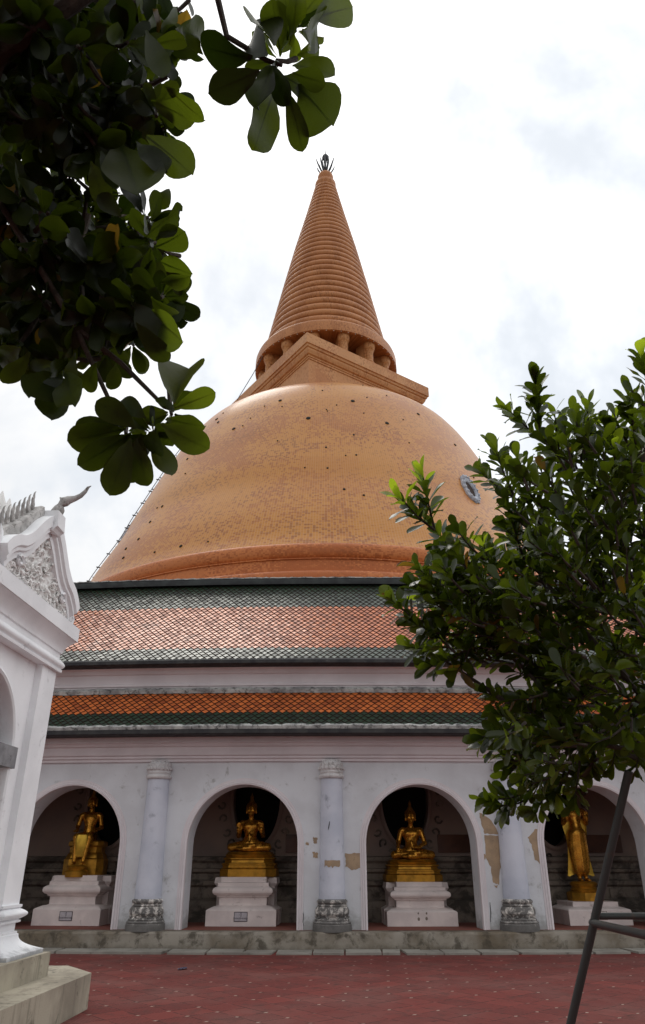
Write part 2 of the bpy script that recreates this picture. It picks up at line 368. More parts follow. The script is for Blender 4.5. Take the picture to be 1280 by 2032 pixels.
# spire with torus rings
sp = [(9.4,63.0),(9.9,62.75),(10.12,62.8),(10.1,64.2),(10.0,64.5),(9.5,65.0),(9.05,65.1),(9.0,65.3)]
z = 65.3; ZT = 100.6; nr = 32
hs = [1.0-.011*i for i in range(nr)]; tot = sum(hs); hs = [h*(ZT-z)/tot for h in hs]
rad = lambda z: float(np.interp(z, [65.3,69,78,86.4,94,100.8], [8.75,8.0,6.3,4.65,3.0,1.62]))
for h in hs:
    n = 7
    for i in range(n+1):
        zz = z+h*(.5-.5*math.cos(math.pi*i/n)); sp.append((rad(zz)-.16+.40*h*math.sin(math.pi*i/n), zz))
    sp.append((rad(z+h)-.34, z+h)); z += h
MB().lathe([(5.4,63.3)]+sp, 96, ctr, cap=False).build('ringed_spire', M['spire'], ST, True, ang=60)
MB().lathe([(1.5,100.5),(1.75,101.2),(1.72,101.8),(1.3,102.3),(1.12,102.5),(1.2,102.9),(1.32,103.4),(1.2,103.9),(.8,104.2),(.2,104.3)], 32, ctr).build('spire_cap', M['spire'], ST, True)
b0 = MB().lathe([(0,-.07),(.07,0),(0,.07)], 6, (CX+10.02, CY, 62.70), cap=False).build('bulb', M['bulb'], ST)
for k in range(64):
    o = b0 if k == 0 else b0.copy()
    if k: COL.objects.link(o); o.parent = ST
    o.rotation_euler = (0, 0, k*2*math.pi/64)
# iron finial with prongs and a small crown
fn = MB().tube([(CX,CY,104.1),(CX,CY,108.2)], .14).build('finial', M['iron'], ST, True)
mb = MB(); mb.lathe([(.08,107.9),(.45,108.0),(.60,108.3),(.52,108.7),(.32,109.0),(.14,109.2),(.07,109.5),(.03,110.3),(0,110.8)], 14, ctr)
for k in range(6):
    a = k*math.pi/3; mb.tube([(CX+.45*math.cos(a),CY+.45*math.sin(a),108.1),(CX+.5*math.cos(a),CY+.5*math.sin(a),107.6)], .06, 5)
mb.build('finial_crown', M['iron'], fn, True)
for lev, rr, n in ((104.25, 1.7, 6), (104.5, 1.2, 5), (105.1, .6, 4)):
    for k in range(n):
        a = k*2*math.pi/n+lev*1.3
        q = lambda r, z: (CX+r*math.cos(a), CY+r*math.sin(a), z)
        MB().tube([q(0,lev),q(rr*.4,lev+.4),q(rr*.66,lev+1.2),q(rr*.9,lev+2.2),q(rr*1.0,lev+2.9)], [.14,.16,.14,.12,.06], 5).build('prong', M['iron'], fn, True)
# lightning cables, hooks, vent holes and niches on the dome
def dome_r(z):
    zs = [p[1] for p in DPS]; rs = [p[0] for p in DPS]; return float(np.interp(z, zs, rs))
def dome_hit(px, py):
    r = ray(px, py); t = 40.; prev = None
    while t < 120:
        p = r*t; rho = math.hypot(p.x-CX, p.y-CY)
        if 25 < p.z < 54 and rho < dome_r(p.z): return p
        t += .02
    return None
def dome_pt(a, z, e=0.): r = dome_r(z)+e; return (CX+r*math.cos(a), CY+r*math.sin(a), z)
for a, col in ((R(-161),1),(R(-154),1)):
    mb = MB(); zz = np.linspace(25.2, 50.5, 60)
    mb.tube([dome_pt(a, q, .22) for q in zz], .045, 5)
    for q in zz[::4]: mb.tube([dome_pt(a, q, -.05), dome_pt(a, q, .42)], .07, 5)
    mb.build('lightning_cable', M['cable'], ST)
mb = MB()
mb.tube([(CX+(9.9)*math.cos(R(-152)), CY+9.9*math.sin(R(-152)), 62.6)]+[(CX+(11.2+.5*k)*math.cos(R(-152)), CY+(11.2+.5*k)*math.sin(R(-152)), 59.2-1.2*k) for k in range(5)], .05, 5)
mb.build('lightning_cable', M['cable'], ST)
holes = [(700,796,.28),(612,830,.3),(768,840,.27),(556,795,.24),(464,851,.26),(830,822,.24),(903,883,.22),(648,813,.1),(690,800,.0),(728,789,.1),(767,785,.1),(650,816,.1),(668,804,.1),(647,888,.13),(707,903,.13),(702,863,.13),(686,904,.1),(722,820,.1),(800,833,.1),(812,879,.1),(605,928,.1),(650,929,.13),(683,971,.17),(722,983,.15),(626,1062,.15),(694,1064,.15),(762,1068,.13),(767,1067,.1),(668,1080,.14),(590,1079,.15),(440,1088,.2),(393,1096,.13),(359,1084,.2),(307,1096,.14),(265,1122,.2),(560,807,.1),(525,806,.1),(482,845,.1),(497,830,.1),(430,832,.25),(433,838,.2),(443,820,.12),(551,875,.1),(413,1075,.1),(245,1107,.2),(250,1089,.2),(372,911,.2),(368,940,.12),(322,1005,.2),(312,1008,.12),(298,1036,.2),(275,1070,.2),(1012,1050,.2),(940,948,.12),(985,1010,.1),(640,775,.12),(720,765,.1)]
def disc(p, r):
    a = math.atan2(p.y-CY, p.x-CX); sl = (dome_r(p.z+.3)-dome_r(p.z-.3))/.6
    n = Vector((math.cos(a), math.sin(a), -sl)).normalized(); t = Vector((-math.sin(a), math.cos(a), 0)); u = n.cross(t)
    mb = MB(); c = p+n*.02
    mb.rings([[c+n*h+q*(math.cos(2*math.pi*k/10)*t+math.sin(2*math.pi*k/10)*u) for k in range(10)] for h, q in ((-.1,r),(.03,r),(.05,r*.8))])
    return mb
for px, py, r in holes:
    if r <= 0: continue
    p = dome_hit(px, py)
    if p is not None: disc(p, r*.8).build('vent_hole', M['black'], ST)
def niche(a, z, w, h, rot=0.):
    c = Vector(dome_pt(a, z)); sl = (dome_r(z+.5)-dome_r(z-.5))
    n = Vector((math.cos(a), math.sin(a), -sl)).normalized(); t = Vector((-math.sin(a), math.cos(a), 0)); u = n.cross(t)
    if u.z < 0: u = -u
    e = MB(); N = 40
    def rg(sc, hh, wob=0.): return [c+n*hh+(sc*w*(1+wob*math.sin(9*2*math.pi*k/N)))*math.cos(2*math.pi*k/N)*t+(sc*h*(1+wob*math.cos(11*2*math.pi*k/N)))*math.sin(2*math.pi*k/N)*u for k in range(N)]
    e.rings([rg(1.08,-.3,.04), rg(1.05,.18,.05), rg(.92,.28,.04), rg(.85,.16), rg(.72,.28), rg(.60,.2), rg(.56,.1), rg(.56,-.2)], cap=False)
    for k in range(16):
        q = 2*math.pi*k/16; cc = c+n*.45+.9*w*math.cos(q)*t+.9*h*math.sin(q)*u
        e.tube([cc-n*.3, cc-n*.08], [.24,.10], 6)
    fr = e.build('niche_window', M['grey_frame'], ST, True)
    e = MB(); e.add(rg(.6,.06), [tuple(range(N))]); e.build('niche_opening', M['niche_dark'], fr)
pn = dome_hit(932, 972)
niche(math.atan2(pn.y-CY, pn.x-CX), pn.z, .9, 1.9)
niche(R(-163), pn.z, 1.3, 2.1)
niche(math.atan2(pn.y-CY, pn.x-CX)+R(64), pn.z, 1.3, 2.1)

ST.location.z = 1.6

# ------------------------------------------------------------------ gallery ring (concentric with the stupa)
RW = 85-17.1
def G(s, Y, z): a = s/RW; r = 85-Y; return (CX+r*math.sin(a), 85-r*math.cos(a), z)
def gsweep(mb, prof, s0, s1, step=.6, mi=0, close=False, caps=False):
    n = max(2, int(abs(s1-s0)/step)); rs = [[G(s0+(s1-s0)*i/n, y, z) for y, z in prof] for i in range(n+1)]
    return mb.rings(rs, mi, cap=caps, closed=close)
BAY = 3.86; S0 = -.3; SMIN, SMAX = -19.0, 19.5
GA = empty('gallery', G(0, 17.1, 0), 'long white arcaded gallery with round columns and two tiers of orange and green tiled roof', 'gallery building')
FL = .33  # gallery floor height
AW, ASP = 1.20, 1.93   # arch half width, springing height
def arch_top(x): return ASP+math.sqrt(max(0., AW*AW-x*x))*1.015
YF, YB = 17.1, 17.75
mb = MB()
ks = range(-5, 6)
for k in ks:
    c = S0+BAY*(k+.5); xs = [-BAY/2, -1.6, -AW]+[-AW*math.cos(math.pi*i/28) for i in range(1, 28)]+[AW, 1.6, BAY/2]
    for i in range(len(xs)-1):
        a, d_ = xs[i], xs[i+1]; ins = a >= -AW-1e-6 and d_ <= AW+1e-6
        za = arch_top(a) if ins else FL; zb = arch_top(d_) if ins else FL
        if ins and abs(a+AW) < 1e-6: za = ASP
        if ins and abs(d_-AW) < 1e-6: zb = ASP
        mb.add([G(c+a,YF,za),G(c+d_,YF,zb),G(c+d_,YF,3.95),G(c+a,YF,3.95)], [(0,1,2,3)])
        mb.add([G(c+a,YB,za),G(c+d_,YB,zb),G(c+d_,YB,3.95),G(c+a,YB,3.95)], [(3,2,1,0)])
        if ins: mb.add([G(c+a,YF,za),G(c+d_,YF,zb),G(c+d_,YB,zb),G(c+a,YB,za)], [(3,2,1,0)])
    for sg in (-1, 1): mb.add([G(c+sg*AW,YF,FL),G(c+sg*AW,YB,FL),G(c+sg*AW,YB,ASP),G(c+sg*AW,YF,ASP)], [(0,1,2,3)])
gw = mb.build('arcade_wall', M['wall'], GA)
# archivolt trim, one per bay
for k in ks:
    c = S0+BAY*(k+.5); mb = MB()
    path = [(-AW, FL), (-AW, ASP*.6), (-AW, ASP)]+[(-AW*math.cos(math.pi*i/32), ASP+AW*1.015*math.sin(math.pi*i/32)) for i in range(1, 32)]+[(AW, ASP), (AW, ASP*.6), (AW, FL)]
    rs = []
    for i, (x, z_) in enumerate(path):
        if z_ <= ASP: nx, nz = (-1 if x < 0 else 1), 0.
        else: q = math.hypot(x, z_-ASP); nx, nz = x/q, (z_-ASP)/q
        rs.append([G(c+x+nx*o_, YF-y_, z_+nz*o_) for o_, y_ in ((-.004,-.08),(-.004,.045),(.035,.055),(.05,.03),(.085,.03),(.095,.012),(.13,.012),(.135,-.03))])
    mb.rings(rs, cap=False, closed=False); mb.build('arch_moulding', M['cornice'], GA, True)
# cornice under the eave, swept
mb = MB()
gsweep(mb, [(17.1,3.62),(17.04,3.63),(17.04,3.68),(17.0,3.70),(17.0,3.745),(16.96,3.76),(16.94,3.80),(16.94,3.93),(16.9,3.95),(16.88,4.0),(16.84,4.02),(16.84,4.17),(17.5,4.2)], SMIN, SMAX)
mb.build('cornice', M['cornice'], GA, True, ang=30)
mb = MB(); gsweep(mb, [(17.0,5.0),(17.16,5.05),(17.16,5.33),(17.12,5.35),(17.12,5.40),(17.15,5.42),(17.15,5.62),(17.10,5.64),(17.08,5.72),(17.02,5.75),(17.02,5.95),(17.6,6.0)], SMIN, SMAX)
mb.build('clerestory_band', M['cornice'], GA, True, ang=30)
# lower and upper roofs: a dark bed with separate lozenge tiles laid on it
E1, T1 = (16.42, 4.30), (17.12, 5.22); E2, T2 = (16.72, 5.86), (19.05, 8.55)
def roof(name, A, B, bands, wt, ht, label_unused=None):
    L = math.hypot(B[0]-A[0], B[1]-A[1]); dy, dz = (B[0]-A[0])/L, (B[1]-A[1])/L; ny, nz = -dz, dy
    sag = lambda t: -.05*math.sin(math.pi*t/L)*L/3
    mb = MB(); N = 8
    gsweep(mb, [(A[0]+dy*L*i/N+ny*sag(L*i/N)-ny*.012, A[1]+dz*L*i/N+nz*sag(L*i/N)-nz*.012) for i in range(N+1)], SMIN, SMAX, mi=0)
    rows = int(L/(ht/2)); s0, s1 = -14., 15.
    for r in range(rows+1):
        t = r*ht/2; fr = t/L
        mi = None
        for lim, m_ in bands:
            if fr <= lim: mi = m_; break
        n = int((s1-s0)/wt)
        for i in range(n):
            s = s0+(i+.5*(r % 2))*wt+random.uniform(-.003,.003)
            h = ht*.425*random.uniform(.97,1.02); w = wt*.435
            lift = .020+random.uniform(-.002,.003); tw = random.uniform(-.0025,.0025)
            def pt(ds, dt, up):
                tt = max(0, min(L, t+dt)); sg_ = sag(tt)
                return G(s+ds, A[0]+dy*tt+ny*(up+sg_), A[1]+dz*tt+nz*(up+sg_))
            vs = [pt(0,-h,lift), pt(w,-h*.05,.012+tw), pt(0,h,.001), pt(-w,-h*.05,.012-tw), pt(w*.42,-h*.62,lift*.95), pt(-w*.42,-h*.62,lift*.95)]
            mb.add(vs, [(5,0,4,1,2,3)], mi, random.random()**1.5)
    return mb.build(name, [M['roof_under'], M['tile_orange'], M['tile_green']], GA)
roof('lower_roof', E1, T1, [(.41,2),(2,1)], .175, .16)
roof('upper_roof', E2, T2, [(.13,2),(.70,1),(2,2)], .165, .185)
mb = MB(); gsweep(mb, [(16.9,4.14),(16.40,4.13),(16.375,4.145),(16.375,4.225),(16.40,4.235)], SMIN, SMAX); mb.build('eave_edge', M['dark_trim'], GA, True, ang=30)
mb = MB(); n = 420
rs = []
for i in range(n+1):
    s = SMIN+(SMAX-SMIN)*i/n; w = random.uniform(-.012,.012); w2 = random.uniform(-.02,.03)
    rs.append([G(s,16.385+w*.3,4.236), G(s,16.372+w*.3,4.30+w), G(s,16.40,4.33+w), G(s,16.47+w2,4.355+w2)])
mb.rings(rs, cap=False, closed=False); mb.build('eave_mortar', M['mortar'], GA, True)
mb = MB(); gsweep(mb, [(17.2,5.76),(16.70,5.76),(16.67,5.775),(16.67,5.85),(16.74,5.90)], SMIN, SMAX); mb.build('eave_edge', M['dark_trim'], GA, True, ang=30)
mb = MB(); rs = []
for i in range(n+1):
    s = SMIN+(SMAX-SMIN)*i/n; w = random.uniform(-.008,.008)
    rs.append([G(s,17.04,5.155+w), G(s,17.02,5.23+w), G(s,17.09,5.30+w), G(s,17.17,5.31+w)])
mb.rings(rs, cap=False, closed=False); mb.build('roof_flashing', M['mortar'], GA, True)
mb = MB(); gsweep(mb, [(18.93,8.54),(18.93,8.66),(18.96,8.72),(19.08,8.76),(19.2,8.70),(19.22,8.4)], SMIN, SMAX); mb.build('roof_ridge', M['ridge'], GA, True, ang=30)
mb = MB(); gsweep(mb, [(19.2,8.5),(22.6,5.4),(22.6,0)], SMIN, SMAX); mb.build('rear_roof', M['roof_under'], GA)
mb = MB(); rs = []
for i in range(n+1):
    s = SMIN+(SMAX-SMIN)*i/n; w = random.uniform(-.01,.014)
    rs.append([G(s,18.945,8.72+w*.4), G(s,18.95,8.75+w), G(s,19.05,8.785+w), G(s,19.15,8.74)])
mb.rings(rs, cap=False, closed=False); mb.build('ridge_capping', M['mortar'], GA, True)
# platform, floor, back wall and ceiling
mb = MB()
rs = []
for i in range(161):
    s = SMIN+(SMAX-SMIN)*i/160; q = random.uniform(-.008,.008); w = random.uniform(-.006,.006)
    rs.append([G(s,16.64+w,-.01), G(s,16.65+w,.10), G(s,16.66+w,.29+q), G(s,16.69,.325+q*.5), G(s,17.06,FL)])
mb.rings(rs, cap=False, closed=False); mb.build('ledge', M['ledge'], GA, True, ang=35)
mb = MB(); gsweep(mb, [(17.02,FL+.004),(22.5,FL+.004)], SMIN, SMAX); mb.build('gallery_floor', M['redfloor'], GA)
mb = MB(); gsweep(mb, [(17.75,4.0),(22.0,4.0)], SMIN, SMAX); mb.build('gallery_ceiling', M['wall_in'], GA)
YK = 19.5
OW, OH, OZ = .62, 1.12, 3.05
mb = MB()
for k in ks:   # back wall with a hole for each oval window
    c = S0+BAY*(k+.5); xs = [-BAY/2, -1.3]+[-OW*math.cos(math.pi*i/24) for i in range(25)]+[1.3, BAY/2]
    top = lambda x: OZ+OH*math.sqrt(max(0, 1-(x/OW)**2)); bot = lambda x: OZ-OH*math.sqrt(max(0, 1-(x/OW)**2))
    for i in range(len(xs)-1):
        a, d_ = xs[i], xs[i+1]
        if a >= -OW-1e-6 and d_ <= OW+1e-6:
            mb.add([G(c+a,YK,FL),G(c+d_,YK,FL),G(c+d_,YK,bot(d_)),G(c+a,YK,bot(a))], [(0,1,2,3)])
            if top(max(abs(a),abs(d_))) < 4.0 or True: mb.add([G(c+a,YK,min(top(a),4.4)),G(c+d_,YK,min(top(d_),4.4)),G(c+d_,YK,4.45),G(c+a,YK,4.45)], [(0,1,2,3)])
            for fn_ in (top, bot): mb.add([G(c+a,YK,fn_(a)),G(c+d_,YK,fn_(d_)),G(c+d_,YK+.5,fn_(d_)),G(c+a,YK+.5,fn_(a))], [(0,1,2,3)])
        else: mb.add([G(c+a,YK,FL),G(c+d_,YK,FL),G(c+d_,YK,4.45),G(c+a,YK,4.45)], [(0,1,2,3)])
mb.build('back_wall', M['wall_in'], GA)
mb = MB()
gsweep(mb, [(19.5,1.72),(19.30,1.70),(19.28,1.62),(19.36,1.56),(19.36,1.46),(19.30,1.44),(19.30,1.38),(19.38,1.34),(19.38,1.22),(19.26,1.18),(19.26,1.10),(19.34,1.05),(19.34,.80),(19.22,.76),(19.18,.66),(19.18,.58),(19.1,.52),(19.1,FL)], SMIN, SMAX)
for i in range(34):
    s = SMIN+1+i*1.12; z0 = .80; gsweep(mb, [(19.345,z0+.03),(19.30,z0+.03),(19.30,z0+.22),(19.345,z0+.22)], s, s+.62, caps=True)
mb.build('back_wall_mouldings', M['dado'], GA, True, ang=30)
for k in (-2,-1,0,1,2):   # oval windows with a scroll-work ring
    c = S0+BAY*(k+.5); mb = MB(); N = 48
    mb.add([G(c+1.05*OW*math.cos(2*math.pi*i/N),YK+.42,OZ+1.05*OH*math.sin(2*math.pi*i/N)) for i in range(N)], [tuple(range(N))])
    ow = mb.build('oval_window', M['black'], GA)
    def ring(o_, y_): return [G(c+(OW+o_)*math.cos(2*math.pi*i/N), YK-y_, OZ+(OH+o_)*math.sin(2*math.pi*i/N)) for i in range(N)]
    mb = MB(); mb.rings([ring(-.01,-.1), ring(-.01,.05), ring(.04,.07), ring(.09,.04), ring(.10,-.02)], cap=False)
    for i in range(26):
        a = 2*math.pi*(i+.5)/26; o_ = .27; cx, cz = (OW+o_)*math.cos(a), (OH+o_)*math.sin(a)
        pts = []
        for j in range(9):
            q = j/8*2*math.pi*.85; rr = .115*(1-j/11); ph = a+(q if i % 2 else -q)
            pts.append(G(c+cx+rr*math.cos(ph), YK-.018, OZ+cz+rr*math.sin(ph)))
        mb.tube(pts, .026, 5, 1)
    mb.build('window_frame', [M['wall_in'], M['dado']], ow, True)
# columns
def column(s):
    col_c = G(s, 17.04, 0)
    MBc = MB().lathe([(.275,.86),(.268,1.2),(.25,2.2),(.232,3.3)], 32, col_c, cap=False)
    sh = MBc.build('column', M['column'], GA, True)
    mb = MB(); mb.lathe([(.25,3.25),(.275,3.27),(.285,3.30),(.275,3.33),(.245,3.345),(.255,3.36),(.265,3.39),(.25,3.41),(.26,3.43),(.262,3.50),(.25,3.55),(.22,3.60),(.17,3.635)], 32, col_c, cap=False)
    for r_, z_, n_ in ((.262,3.47,18),(.235,3.55,16),(.19,3.61,12)):
        for i in range(n_):
            a = 2*math.pi*(i+(.5 if n_ == 16 else 0))/n_; mb.lathe([(0,-.045),(.034,-.02),(.03,.025),(0,.05)], 6, (col_c[0]+r_*math.cos(a), col_c[1]+r_*math.sin(a), z_), cap=False)
    mb.build('capital', M['capital'], sh, True)
    mb = MB(); mb.lathe([(.40,FL-.01),(.405,.36),(.40,.44),(.385,.46),(.395,.48),(.375,.50),(.36,.515),(.37,.53),(.335,.55),(.31,.575),(.33,.60),(.355,.64),(.355,.70),(.33,.75),(.30,.765),(.315,.78),(.31,.80),(.29,.81),(.30,.825),(.32,.845),(.318,.875),(.29,.895),(.27,.905)], 36, col_c, cap=False)
    for i in range(10):
        a = 2*math.pi*i/10; mb.lathe([(0,-.035),(.035,-.01),(.03,.02),(0,.03)], 6, (col_c[0]+.325*math.cos(a), col_c[1]+.325*math.sin(a), .575), cap=False)
    mb.build('column_foot', M['colbase'], sh, True, ang=30)
for k in range(-4, 6): column(S0+BAY*k)
# places where the plaster has fallen off (thin edge, a few millimetres above the brick)
def patch_wall(pts, y=17.095):
    cx = sum(p[0] for p in pts)/len(pts); cz = sum(p[1] for p in pts)/len(pts); P = []
    for i in range(len(pts)):
        a, c = pts[i], pts[(i+1) % len(pts)]
        for j in range(5):
            t = j/5; P.append((a[0]+(c[0]-a[0])*t+random.uniform(-.012,.012), a[1]+(c[1]-a[1])*t+random.uniform(-.012,.012)))
    mb = MB(); n_ = len(P)
    mb.add([G(x, y, z_) for x, z_ in P]+[G(x, 17.11, z_) for x, z_ in P], [tuple(range(n_))]+[(i, (i+1) % n_, n_+(i+1) % n_, n_+i) for i in range(n_)])
    return mb.build('bare_render_patch', M['bare'], GA)
def wpt(px, py):  # wall coordinates of a spot measured on the photograph
    r = ray(px, py); t = 17.1/r.y
    for _ in range(5):
        p = r*t; rho = math.hypot(p.x-CX, p.y-CY); t += (rho-RW)/r.y*.98
    p = r*t; return (math.atan2(p.x-CX, CY-p.y)*RW, p.z+1.6)
def pw(L): return patch_wall([wpt(*q) for q in L])
pw([(685,1694),(714,1692),(715,1722),(700,1727),(686,1719)])
pw([(621,1661),(630,1663),(629,1674),(622,1673)]); pw([(620,1690),(631,1692),(630,1703),(622,1702)]); pw([(607,1671),(613,1672),(612,1677),(607,1676)])
pw([(951,1612),(975,1628),(990,1656),(962,1654),(955,1635)]); pw([(962,1658),(992,1658),(993,1720),(990,1755),(979,1752),(974,1720),(964,1700)]); pw([(981,1757),(988,1756),(985,1763)])
pw([(957,1694),(964,1696),(962,1706),(957,1704)])
pw([(1048,1662),(1062,1646),(1072,1645),(1077,1690),(1077,1722),(1062,1705),(1056,1680)])
s2 = S0; cc = G(s2, 17.04, 0); mb = MB()
rs = []
for i in range(13):
    a = R(-90)+R(-38+6.3*i+2); zt = 1.625+random.uniform(-.004,.004); zb = 1.50+random.uniform(-.03,.03); rr = .267
    rs.append([(cc[0]+rr*math.cos(a), cc[1]+rr*math.sin(a), zb), (cc[0]+rr*math.cos(a), cc[1]+rr*math.sin(a), zt)])
mb.rings(rs, cap=False, closed=False); mb.build('bare_render_patch', M['bare'], GA)
def crack(px, pts, col=None):
    mb = MB()
    W_ = [wpt(*q) for q in pts]
    if col is None: P_ = [G(x_, 17.094, z_) for x_, z_ in W_]
    else: P_ = [(col[0]+(x_-S0)*1.0, col[1]-math.sqrt(max(.0, .256**2-(x_-S0)**2)), z_) for x_, z_ in W_]
    mb.tube(P_, [.004]+[.009]*(len(P_)-2)+[.003], 4); mb.build('crack', M['black'], GA)
crack(0, [(654,1631),(653,1637),(652,1643),(651,1648)], G(S0, 17.04, 0))
crack(0, [(597,1673),(598,1680),(597,1690),(599,1697)]); crack(0, [(600,1800),(602,1815),(601,1830),(603,1838)]); crack(0, [(972,1790),(974,1812),(973,1830)])
# strip of old kerb slabs in front of the ledge
mb = MB(); s = SMIN
while s < SMAX:
    w = random.choice([.38,.62,.72,.75,.7]); g = .012+random.random()*.02; zt = .035+random.uniform(-.008,.008); sk = random.uniform(-.06,.06)
    a = [G(s+g,16.63,0),G(s+w-g,16.63,0),G(s+w-g+sk,16.02+random.uniform(-.02,.02),0),G(s+g+sk,16.02+random.uniform(-.02,.02),0)]
    bt = [(p[0],p[1],-.01) for p in a]; tp = [(p[0],p[1],zt+random.uniform(-.004,.004)) for p in a]
    mb.add(bt+tp, [(4,7,6,5),(0,1,5,4),(1,2,6,5),(2,3,7,6),(3,0,4,7)]); s += w
tag(mb.build('kerb', M['slab']), kind='structure')
# wooden boards on the back wall
for k, lab in ((0,'dark wooden board on the back wall, half hidden beside the figure raising both palms'),(1,'dark wooden board on the back wall beside the figure touching its knee'),(2,'dark wooden board behind the leaning pipe and the standing figure')):
    k = k-1; c = S0+BAY*(k+.5)
    mb = MB(); rs = [[G(s_,YK-.02,z_) for s_, z_ in ((c+.78+i*.0,1.80),(c+1.72,1.80),(c+1.72,2.20),(c+.78,2.20))] for i in (0,)]
    r0 = rs[0]; r1 = [G(s_,YK-.06,z_) for s_, z_ in ((c+.78,1.80),(c+1.72,1.80),(c+1.72,2.20),(c+.78,2.20))]
    mb.rings([r0, r1]); bd = mb.build('wooden_board', M['wood'])
    tag(bd, lab, 'wall board', 'wooden boards along the gallery back wall')

# ------------------------------------------------------------------ figures: smooth solids meshed by surface nets
def surface_net(sdf, lo, hi, h):
    ax = [np.arange(lo[i], hi[i]+h, h) for i in range(3)]
    X, Y, Z = np.meshgrid(*ax, indexing='ij'); D = sdf(X, Y, Z).astype(np.float32)
    ins = D < 0; nx, ny, nz = [n-1 for n in D.shape]
    sgn = sum(ins[i:nx+i, j:ny+j, k:nz+k].astype(int) for i in (0,1) for j in (0,1) for k in (0,1))
    act = (sgn > 0) & (sgn < 8); idx = -np.ones(act.shape, int); ii = np.argwhere(act); idx[act] = np.arange(len(ii))
    acc = np.zeros((len(ii), 3)); cnt = np.zeros(len(ii)); cor = [(i,j,k) for i in (0,1) for j in (0,1) for k in (0,1)]
    for p in range(8):
        for q in range(p+1, 8):
            a, c = np.array(cor[p]), np.array(cor[q])
            if abs(a-c).sum() != 1: continue
            da = D[tuple((ii+a).T)]; dc = D[tuple((ii+c).T)]; cr = (da < 0) != (dc < 0)
            t = np.where(cr, da/(da-dc+1e-12), 0)[:, None]
            acc += np.where(cr[:, None], a+(c-a)*t, 0); cnt += cr
    V = (ii+acc/np.maximum(cnt, 1)[:, None])*h+np.array([a[0] for a in ax]); Fc = []
    for axn in range(3):
        o1, o2 = [(1,2),(2,0),(0,1)][axn]
        e = np.zeros(3, int); e[axn] = 1; u = np.zeros(3, int); u[o1] = 1; w = np.zeros(3, int); w[o2] = 1
        sh = D.shape; pts = np.argwhere(np.ones((sh[0]-2, sh[1]-2, sh[2]-2), bool))+1
        pts = pts[(pts+e < np.array(sh)-0).all(1)]
        a = ins[tuple(pts.T)]; c = ins[tuple((pts+e).T)]; m_ = a != c; pts = pts[m_]; a = a[m_]
        ok = ((pts < np.array(act.shape)).all(1)); pts = pts[ok]; a = a[ok]
        q = np.stack([idx[tuple((pts-u-w).T)], idx[tuple((pts-w).T)], idx[tuple(pts.T)], idx[tuple((pts-u).T)]], 1)
        q = np.where(a[:, None], q, q[:, ::-1]); Fc.append(q[(q >= 0).all(1)])
    return V, np.concatenate(Fc)
